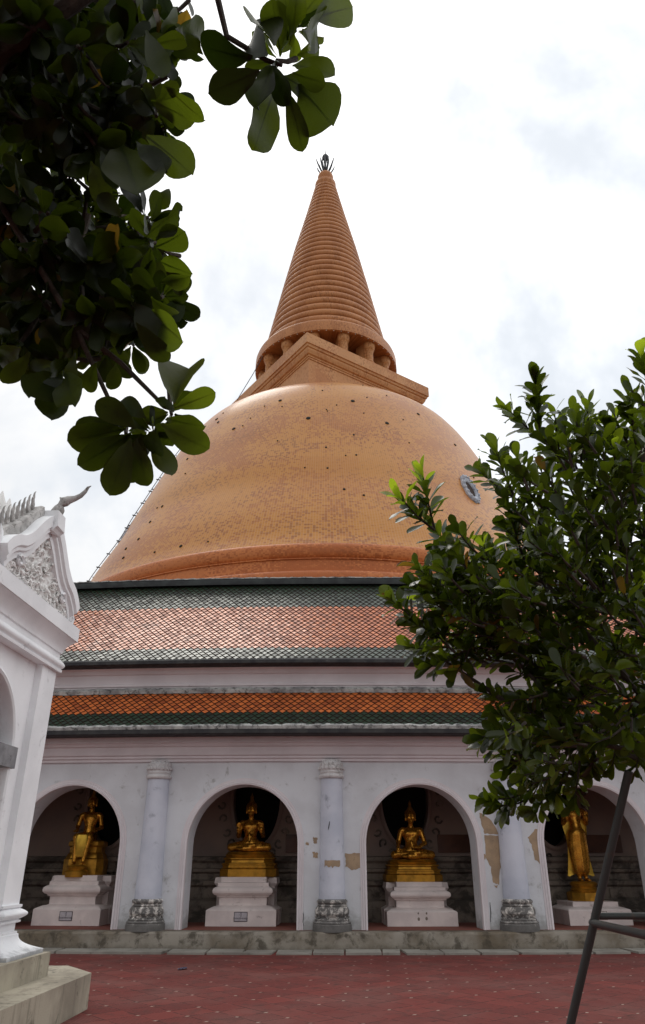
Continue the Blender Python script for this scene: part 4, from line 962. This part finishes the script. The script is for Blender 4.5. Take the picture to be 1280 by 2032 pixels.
# roof behind the gable and the taller tier with its pinnacle
mb = MB(); rs = []
for x_ in (gx-.2, -DEP+.1): rs.append([(x_, rake(t, -1)[0], rake(t, -1)[1]) for t in (0,.36,.7,1)]+[(x_, rake(t, 1)[0], rake(t, 1)[1]) for t in (.7,.36,0)])
mb.rings(rs, closed=True); sbuild(mb, 'roof', M['shrine_old'])
mb = MB(); cy_, cx_ = yc, -1.62
def sq(e, z_): return [(cx_-e,cy_-e,z_),(cx_+e,cy_-e,z_),(cx_+e,cy_+e,z_),(cx_-e,cy_+e,z_)]
lv = [(.95,4.6),(.95,5.62),(1.05,5.7),(1.05,5.8),(.9,5.82),(.6,6.05),(.3,6.2),(.1,6.5)]
mb.rings([sq(e, z_) for e, z_ in lv]); tw = sbuild(mb, 'pinnacle', M['shrine'])
mb = MB()
for lvl, e, h_, nn in ((5.80,1.0,.3,9),(6.02,.66,.26,6)):
    for sgn_, axs in ((1,0),(1,1),(-1,0),(-1,1)):
        for i in range(nn):
            o_ = -e+2*e*(i+.5)/nn; bx = (cx_+sgn_*e, cy_+o_) if axs == 0 else (cx_+o_, cy_+sgn_*e)
            mb.tube([(bx[0],bx[1],lvl-.02),(bx[0],bx[1],lvl+h_*.4),(bx[0],bx[1],lvl+h_)], [.06,.075,.008], 6)
sbuild(mb, 'pinnacle_leaves', M['relief'], tw, True)

# ------------------------------------------------------------------ trees
def leaf_shape(kind):
    if kind == 'big': wp = [(0,.02),(.10,.055),(.22,.13),(.36,.185),(.5,.235),(.62,.262),(.74,.262),(.83,.235),(.90,.185),(.96,.11),(1.0,.0)]; fold, bend = .14, .14
    else: wp = [(0,.02),(.14,.06),(.35,.14),(.55,.20),(.72,.215),(.86,.18),(.95,.10),(1.0,.0)]; fold, bend = .16, .12
    return wp, fold, bend
def add_leaf(L, base, dirv, nrm, length, kind, var, rnd):
    wp, fold, bend = leaf_shape(kind)
    d_ = dirv.normalized(); s_ = d_.cross(nrm)
    if s_.length < 1e-3: s_ = d_.orthogonal()
    s_.normalize(); n_ = s_.cross(d_).normalized(); wsc = length*rnd.uniform(.8,1.25); bd = bend*rnd.uniform(-.6,2.0); fd = fold*rnd.uniform(.3,1.8)*(2.6 if rnd.random() < .18 else 1.); sk = rnd.uniform(-.08,.08); wv = rnd.uniform(.0,.05)
    if kind == 'big': wv *= 1.3
    k = L['n']; V = L['v']; mid = []
    for i, (t, w) in enumerate(wp):
        c = base+d_*(length*t)-n_*(bd*length*t*t)+s_*(sk*length*t*t)
        up = n_*(w*wsc*fd*1.3); wvv = n_*(wv*length*math.sin(t*11+k))
        V.append(c); V.append(c+s_*w*wsc+up+wvv); V.append(c-s_*w*wsc+up-wvv*.7)
    m_ = len(wp)
    for i in range(m_-1):
        a, b_ = k+3*i, k+3*(i+1)
        L['f'].append((a, a+1, b_+1, b_)); L['f'].append((a, b_, b_+2, a+2)); L['a'] += [var, var]
    L['n'] += 3*m_
    if kind == 'big':   # midrib
        q = L['n']
        for i in range(m_):
            c = V[k+3*i]; w = length*.016*(1.1-wp[i][0]); V.append(c+s_*w-n_*.0025); V.append(c-s_*w-n_*.0025)
            if i: L['f'].append((q+2*i-2, q+2*i, q+2*i+1, q+2*i-1)); L['a'].append(min(1, var+.45))
        L['n'] += 2*m_
def newL(): return {'v': [], 'f': [], 'a': [], 'n': 0}
def leaf_obj(L, name, m, parent):
    me = bpy.data.meshes.new(name); o_ = OFF[parent.name]
    me.from_pydata([(p.x-o_.x, p.y-o_.y, p.z-o_.z) for p in L['v']], [], L['f']); me.materials.append(m)
    a = me.attributes.new('var', 'FLOAT', 'FACE'); a.data.foreach_set('value', L['a']); me.shade_smooth()
    o = bpy.data.objects.new(name, me); COL.objects.link(o); o.parent = parent; OFF[o.name] = o_; return o
def inpoly(x, y, P):
    c = False; j = len(P)-1
    for i in range(len(P)):
        if (P[i][1] > y) != (P[j][1] > y) and x < (P[j][0]-P[i][0])*(y-P[i][1])/(P[j][1]-P[i][1])+P[i][0]: c = not c
        j = i
    return c
# --- right tree: small leathery leaves on upright shoots
rd = random.Random(21)
T2 = empty('tree', (2.25, 4.05, 0), 'young broadleaf tree with small dark glossy leaves and bright shoots, held by the pipe frame', 'tree')
LR = newL(); twigs = MB()
def sprig(tip, back, nleaf, bright=0., ll=.12, spread=.35, rr=rd, stem=.006):
    tip, back = Vector(tip), Vector(back); d_ = tip-back; Ln = d_.length; dn = d_.normalized()
    sag = Vector((0,0,-.06*Ln)); mid = (tip+back)/2+sag
    twigs.tube([back, mid, tip], [stem*1.5, stem, stem*.5], 5)
    for i in range(nleaf):
        t = (i/nleaf)**.8; p = back.lerp(tip, .12+.88*t)+sag*(4*t*(1-t))*.9
        a = i*2.399+rr.uniform(-.4,.4); o1 = dn.orthogonal().normalized(); o2 = dn.cross(o1)
        side = o1*math.cos(a)+o2*math.sin(a)
        ang = rr.uniform(.5,1.25) if t < .85 else rr.uniform(.15,.7)
        dirv = dn*math.cos(ang)+side*math.sin(ang)+Vector((0,0,.12))
        nn = (dn*math.sin(ang)-side*math.cos(ang))*1.0+Vector((0,0,.5))+Vector((rr.uniform(-.4,.4),rr.uniform(-.4,.4),rr.uniform(-.2,.3)))
        br = 0.02+.28*rr.random()**2
        if bright and t > .78: br = bright*rr.uniform(.6,1.)
        add_leaf(LR, p, dirv, nn, ll*rr.uniform(.72,1.15)*(1.-.12*(t > .9)), 'small', 1.0 if rr.random() < .012 else min(.9, br), rr)
def pxsprig(tx, ty, bx, by, n, bright=0., t0=4.4, t1=4.5, ll=.14): sprig(at(tx, ty, t0), at(bx, by, t1), n, bright, ll)
SPR = [(838,938,862,1050,16,.9),(792,985,862,1052,16,.9),(862,1050,935,1120,14,0),(905,1050,960,1110,9,0),(1062,755,1072,860,20,.15),(1008,812,1090,880,16,.3),(1100,815,1110,900,10,.3),(982,890,1020,985,16,.3),(955,938,1040,1000,14,.2),(1272,700,1290,790,12,.9),(1248,785,1262,880,14,.2),(1165,805,1172,900,16,.3),(1140,825,1160,900,9,.3),(1218,885,1222,950,8,1.),(1200,840,1210,900,10,.1),(1280,830,1276,900,10,.2),
 (828,1125,905,1190,16,.15),(822,1165,900,1210,14,.05),(776,1190,852,1240,15,.2),(826,1240,910,1260,14,0),(815,1285,905,1280,14,0),(850,1322,925,1290,12,0),(905,1335,940,1270,10,0),(870,1120,950,1190,12,.2),(958,1078,985,1150,10,.9),(1144,1032,1150,1120,10,.9),(1015,1030,1040,1110,12,.1),(1000,1045,1060,1100,10,.1),(910,1130,990,1180,10,.1),(1190,1160,1200,1260,14,.6),(1080,1250,1090,1320,8,.6),
 (960,1372,1040,1400,12,0),(955,1462,1040,1430,14,0),(985,1415,1060,1430,12,0),(960,1480,1050,1480,10,0),(1012,1530,1080,1480,12,0),(965,1588,1060,1565,16,.2),(985,1600,1070,1575,12,.15),(1060,1612,1090,1560,8,.1),(1095,1590,1120,1530,9,.2),(1140,1585,1150,1510,9,.1),(1175,1520,1180,1450,8,0),(1215,1520,1225,1450,9,.1),(1262,1530,1270,1460,8,.1),(1010,1010,1060,1060,8,0),(1060,1060,1100,1120,10,0)]
for tx, ty, bx, by, n, br in SPR:
    dt = rd.uniform(-.25,.2); pxsprig(tx, ty, bx, by, int(n*1.5), br, 4.3+dt, 4.42+dt)
core = [(1300,780),(1190,850),(1110,865),(1060,900),(1020,950),(1010,1010),(1060,1050),(1000,1085),(930,1085),(890,1110),(860,1150),(850,1240),(870,1290),(930,1305),(1010,1320),(1060,1350),(1010,1420),(985,1460),(1010,1500),(1050,1545),(1100,1560),(1150,1540),(1180,1500),(1300,1500)]
cnt = 0
while cnt < 460:
    x_, y_ = rd.uniform(840,1300), rd.uniform(780,1560)
    if not inpoly(x_, y_, core): continue
    t = 4.55+rd.gauss(0,.36); p = at(x_, y_, t); c = Vector((2.1,4.3,2.6)); o_ = (p-c).normalized()+Vector((rd.uniform(-.5,.5),rd.uniform(-.5,.5),rd.uniform(-.1,.7)))
    sprig(p+o_.normalized()*.09, p-o_.normalized()*.12, 9, (.5 if rd.random() < .08 else 0.), .128); cnt += 1
for i in range(230):   # the part of the crown beyond the frame
    u = Vector((rd.gauss(0,1),rd.gauss(0,1),rd.gauss(0,1))).normalized()*rd.uniform(.5,1.); p = Vector((2.75,4.3,3.25))+Vector((u.x*1.1,u.y*1.25,u.z*1.35))
    q = p-Vector((0,0,1.6)); d_ = q.y*math.cos(PITCH)+q.z*math.sin(PITCH)
    if 640+F*q.x/d_ < 1285: continue
    sprig(p+u*.1, p-u*.12, 8, .2 if rd.random() < .2 else 0, .12)
mb = MB()
mb.tube([(2.25,4.05,-.02),(2.24,4.06,.6),(2.27,4.08,1.4),(2.25,4.15,1.95)], [.085,.07,.065,.06], 12)
limbs = [[(2.25,4.15,1.9),(2.05,4.25,2.15),(1.85,4.4,2.6),(1.75,4.5,3.1),(1.6,4.55,3.5)],[(2.25,4.15,1.9),(1.98,4.4,2.05),(1.6,4.5,2.3),(1.2,4.5,2.75),(.85,4.45,3.25)],[(2.25,4.15,1.9),(2.4,4.2,2.4),(2.3,4.3,3.2),(2.25,4.35,4.1)],[(2.25,4.15,1.9),(2.0,4.1,2.1),(1.6,4.3,2.2),(1.3,4.4,2.2)],[(2.25,4.15,1.9),(2.6,4.0,2.3),(3.0,4.0,3.0)],[(1.6,4.5,2.3),(1.1,4.5,2.5),(.75,4.5,2.75)],[(1.85,4.4,2.6),(1.55,4.5,3.1),(1.3,4.5,3.7)]]
mb.build('trunk', M['bark'], T2, True)
mb = MB()
for L_ in limbs: mb.tube(L_, [.026*(1-.75*i/(len(L_)-1)) for i in range(len(L_))], 8)
mb.build('branches', M['bark'], T2, True)
tag(twigs.build('twigs', M['bark'], T2, True), kind='stuff')
leaf_obj(LR, 'crown', M['leaf_small'], T2)

# --- left tree: large leaves in rosettes hanging over the camera
rd = random.Random(5)
T1_ = empty('tree', (-3.3, 1.2, 0), 'large leaved tree whose dark branches hang into the upper left of the view', 'tree')
LB = newL(); tw = MB()
def rosette(c, axis, n, ll, rr=rd, var=.25, flat=1.0):
    c = Vector(c); ax = Vector(axis).normalized(); o1 = ax.orthogonal().normalized(); o2 = ax.cross(o1)
    tw.tube([c-ax*.12+Vector((0,0,.03)), c-ax*.06, c+ax*.01], [.012,.011,.008], 6)
    for i in range(n):
        a = i*2.399+rr.uniform(-.25,.25); el = rr.uniform(.15,1.0)*flat if i < n-3 else rr.uniform(.9,1.35)
        side = o1*math.cos(a)+o2*math.sin(a); dirv = side*math.cos(el*.9)+ax*math.sin(el*.9)*rr.uniform(.4,1.)
        nn = ax+side*-.3+Vector((rr.uniform(-.8,.8),rr.uniform(-.8,.8),rr.uniform(-.5,.6)))
        add_leaf(LB, c+side*.015, dirv, nn, ll*rr.uniform(.75,1.1), 'big', 1.0 if rr.random() < .012 else min(.9,max(0,var+rr.uniform(-.22,.3))), rr)
def leaf_px(bx, by, tx, ty, t0=3.0, t1=None, var=.3, n=None):
    a = at(bx, by, t0); b_ = at(tx, ty, t0 if t1 is None else t1); d_ = b_-a
    view = (a-Vector((0,0,1.6))).normalized()
    nn = n if n is not None else (-view+Vector((rd.uniform(-.8,.8),rd.uniform(-.4,.4),rd.uniform(-.6,.6))))
    add_leaf(LB, a, d_, nn, d_.length, 'big', var, rd)
# single leaves that make the outline
OUT = [(548,170,500,300,.35),(570,180,605,300,.2),(590,170,668,242,.3),(580,130,655,128,.35),(580,145,645,165,.25),(500,115,385,100,.02),(515,140,420,188,.02),(575,90,605,-20,.55),(620,40,690,5,.6),(600,60,655,72,.5),(545,90,505,25,.2),(555,100,540,0,.3),(540,130,505,205,.1),(570,80,575,-20,.4),(600,30,640,-20,.5),(560,150,640,185,.1),(590,110,640,95,.45),(530,110,480,60,.05),(560,170,590,235,.05),(545,130,560,210,.02),
 (330,170,398,245,.6),(300,200,388,235,.45),(290,270,380,330,.5),(320,200,345,165,.35),(270,280,330,345,.3),(240,290,290,385,.4),(200,300,230,365,.2),(300,90,375,70,.35),(350,60,410,75,.4),(290,60,330,150,.3),(180,320,210,400,.3),
 (290,470,350,415,.3),(310,490,368,470,.4),(300,440,320,380,.2),(320,520,372,545,.45),(320,560,375,550,.5),(300,590,350,640,.45),(290,620,370,670,.65),(260,600,340,690,.3),(330,540,375,580,.3),(240,430,200,385,.2),(270,640,330,720,.3),
 (345,800,370,720,.7),(345,810,428,780,.75),(330,830,400,850,.4),(320,840,405,895,.5),(300,860,340,940,.4),(260,870,215,982,.3),(250,850,135,880,.35),(260,860,160,930,.3),(270,850,195,790,.2),(270,870,290,965,.25),(280,860,245,960,.15),(290,830,240,790,.1),(240,840,150,860,.1),(310,850,300,910,.1),(250,880,220,950,.4),
 (110,740,60,790,.15),(120,740,90,815,.1),(130,740,150,805,.35),(190,720,170,775,.4),(230,720,225,775,.35),(60,700,10,760,.45),(40,690,-20,730,.3),(150,700,130,760,.3)]
for bx, by, tx, ty, v in OUT: leaf_px(bx, by, tx, ty, 2.9+rd.uniform(-.12,.12), 2.9+rd.uniform(-.15,.15), v)
for cx_, cy_, n, t in ((552,120,6,3.05),(585,60,6,3.1),(300,860,10,3.0),(250,860,8,3.1),(340,820,7,3.1),(310,230,9,3.1),(260,300,8,3.1),(300,480,9,3.1),(320,590,9,3.05),(120,720,9,3.1),(210,700,8,3.2),(40,680,8,3.1)):
    rosette(at(cx_, cy_, t), (rd.uniform(-.4,.4), -.3+rd.uniform(-.3,.3), -.5+rd.uniform(-.4,.3)), n, .135, var=.2)
coreL = [(-40,-40),(360,-40),(370,60),(300,110),(330,200),(330,290),(250,340),(170,350),(190,410),(300,430),(330,520),(320,640),(260,690),(170,700),(110,740),(30,720),(-40,700)]
cnt = 0
while cnt < 340:
    x_, y_ = rd.uniform(-60,360), rd.uniform(-60,740)
    if not inpoly(x_, y_, coreL): continue
    rosette(at(x_, y_, rd.uniform(3.0,4.6)), (rd.uniform(-.7,.7), rd.uniform(-.8,.3), rd.uniform(-.9,.3)), 7, .165, var=.08); cnt += 1  # low leaf tone here paints in the shade inside the crown
for i in range(260):    # unseen canopy above and beside the frame, added to shade the leaves below
    p = Vector((rd.uniform(-4.8,-.2), rd.uniform(-.8,3.8), rd.uniform(4.0,5.6)))
    q = p-Vector((0,0,1.6)); d_ = q.y*math.cos(PITCH)+q.z*math.sin(PITCH); v_ = q.z*math.cos(PITCH)-q.y*math.sin(PITCH)
    if d_ > .1 and 1016-F*v_/d_ > -60 and 640+F*q.x/d_ > -40: continue
    rosette(p, (rd.uniform(-.7,.7), rd.uniform(-.7,.7), rd.uniform(-.3,1.)), 7, .19, var=.2)
mb = MB(); mb.tube([(-3.3,1.2,-.02),(-3.25,1.2,1.2),(-3.3,1.3,2.4),(-3.1,1.5,3.4),(-2.8,1.7,4.2)], [.20,.16,.15,.13,.10], 14); mb.build('trunk', M['bark'], T1_, True)
mb = MB()
A = lambda x_, y_, t: tuple(at(x_, y_, t))
mb.tube([(-2.9,1.6,3.9),(-2.2,2.4,4.1),A(-60,300,3.2),A(60,500,3.05),A(150,650,3.0),A(215,790,3.0),A(265,850,3.0)], [.09,.06,.025,.015,.012,.009,.007], 8)
mb.tube([A(60,500,3.05),A(120,520,3.1),A(220,560,3.1),A(300,600,3.1)], [.018,.014,.012,.008], 6)
mb.tube([A(150,650,3.0),A(240,720,3.05),A(330,810,3.05)], [.013,.011,.008], 6)
mb.tube([(-2.6,1.8,4.2),(-1.6,2.0,4.6),A(380,-160,3.0),A(428,-20,3.0),A(450,72,3.0),A(530,120,3.0),A(560,130,3.0)], [.08,.06,.03,.014,.012,.011,.008], 8)
mb.tube([(-2.2,2.4,4.1),A(40,100,3.4),A(150,200,3.3),A(280,260,3.2)], [.05,.035,.02,.01], 8)
mb.tube([(-2.9,1.6,3.9),(-2.6,1.0,4.6),(-2.4,.2,5.0)], [.09,.06,.03], 8); mb.tube([(-2.8,1.7,4.2),(-2.2,2.0,4.9),(-1.4,2.4,5.3)], [.09,.05,.02], 8)
mb.build('branches', M['bark'], T1_, True)
tag(tw.build('twigs', M['bark'], T1_, True), kind='stuff')
leaf_obj(LB, 'crown', M['leaf_big'], T1_)

# ------------------------------------------------------------------ pipe frame holding the young tree
TS = empty('tree_support', (1.9, 4.4, 0), 'dark painted pipe frame with leaning legs propping the young tree', 'tree support')
J = Vector((1.54,4.72,1.285)); top1 = at(1248, 1530, 4.15); foot1 = J+(J-top1)*((J.z)/(top1.z-J.z)); 
def pipe(a, c, r, nm='leg'): 
    mb = MB(); mb.tube([a, Vector(a).lerp(Vector(c), .5), c], r, 16); mb.build(nm, M['pole'], TS, True)
cxy = Vector((2.25,4.08,0))
def mirror(p, sx, sy): return Vector((cxy.x+(p.x-cxy.x)*sx, cxy.y+(p.y-cxy.y)*sy, p.z))
for sx, sy in ((1,1),(-1,1),(1,-1),(-1,-1)): pipe(mirror(foot1,sx,sy)-Vector((0,0,.02)), mirror(top1,sx,sy), .0235)
e = Vector((0,0,0))
pipe(mirror(J,1,1)+Vector((.0,.02,.0)), mirror(J,1,-1)-Vector((0,.02,0)), .021, 'crossbar'); pipe(mirror(J,-1,1)+Vector((.0,.02,.0)), mirror(J,-1,-1), .021, 'crossbar')
pipe(mirror(J,1,1)+Vector((0,0,.035)), mirror(J,-1,1)+Vector((0,0,.035)), .018, 'crossbar'); pipe(mirror(J,1,-1)+Vector((0,0,.035)), mirror(J,-1,-1)+Vector((0,0,.035)), .018, 'crossbar')
# scrap of blue wrapper on the paving
mb = MB(); r_ = ray(360, 1926); p = Vector((0,0,1.6))+r_*(-1.6/r_.z)
g_ = [(p.x+.022*i-.06+random.uniform(-.008,.008), p.y+.05*j+.015*i, .004+.025*abs(math.sin(i*1.7+j*2.1))) for i in range(6) for j in range(4)]
mb.add(g_, [(i*4+j,(i+1)*4+j,(i+1)*4+j+1,i*4+j+1) for i in range(5) for j in range(3)])
tag(mb.build('wrapper', M['scrap']), 'crumpled dark blue wrapper lying on the red paving', 'litter')
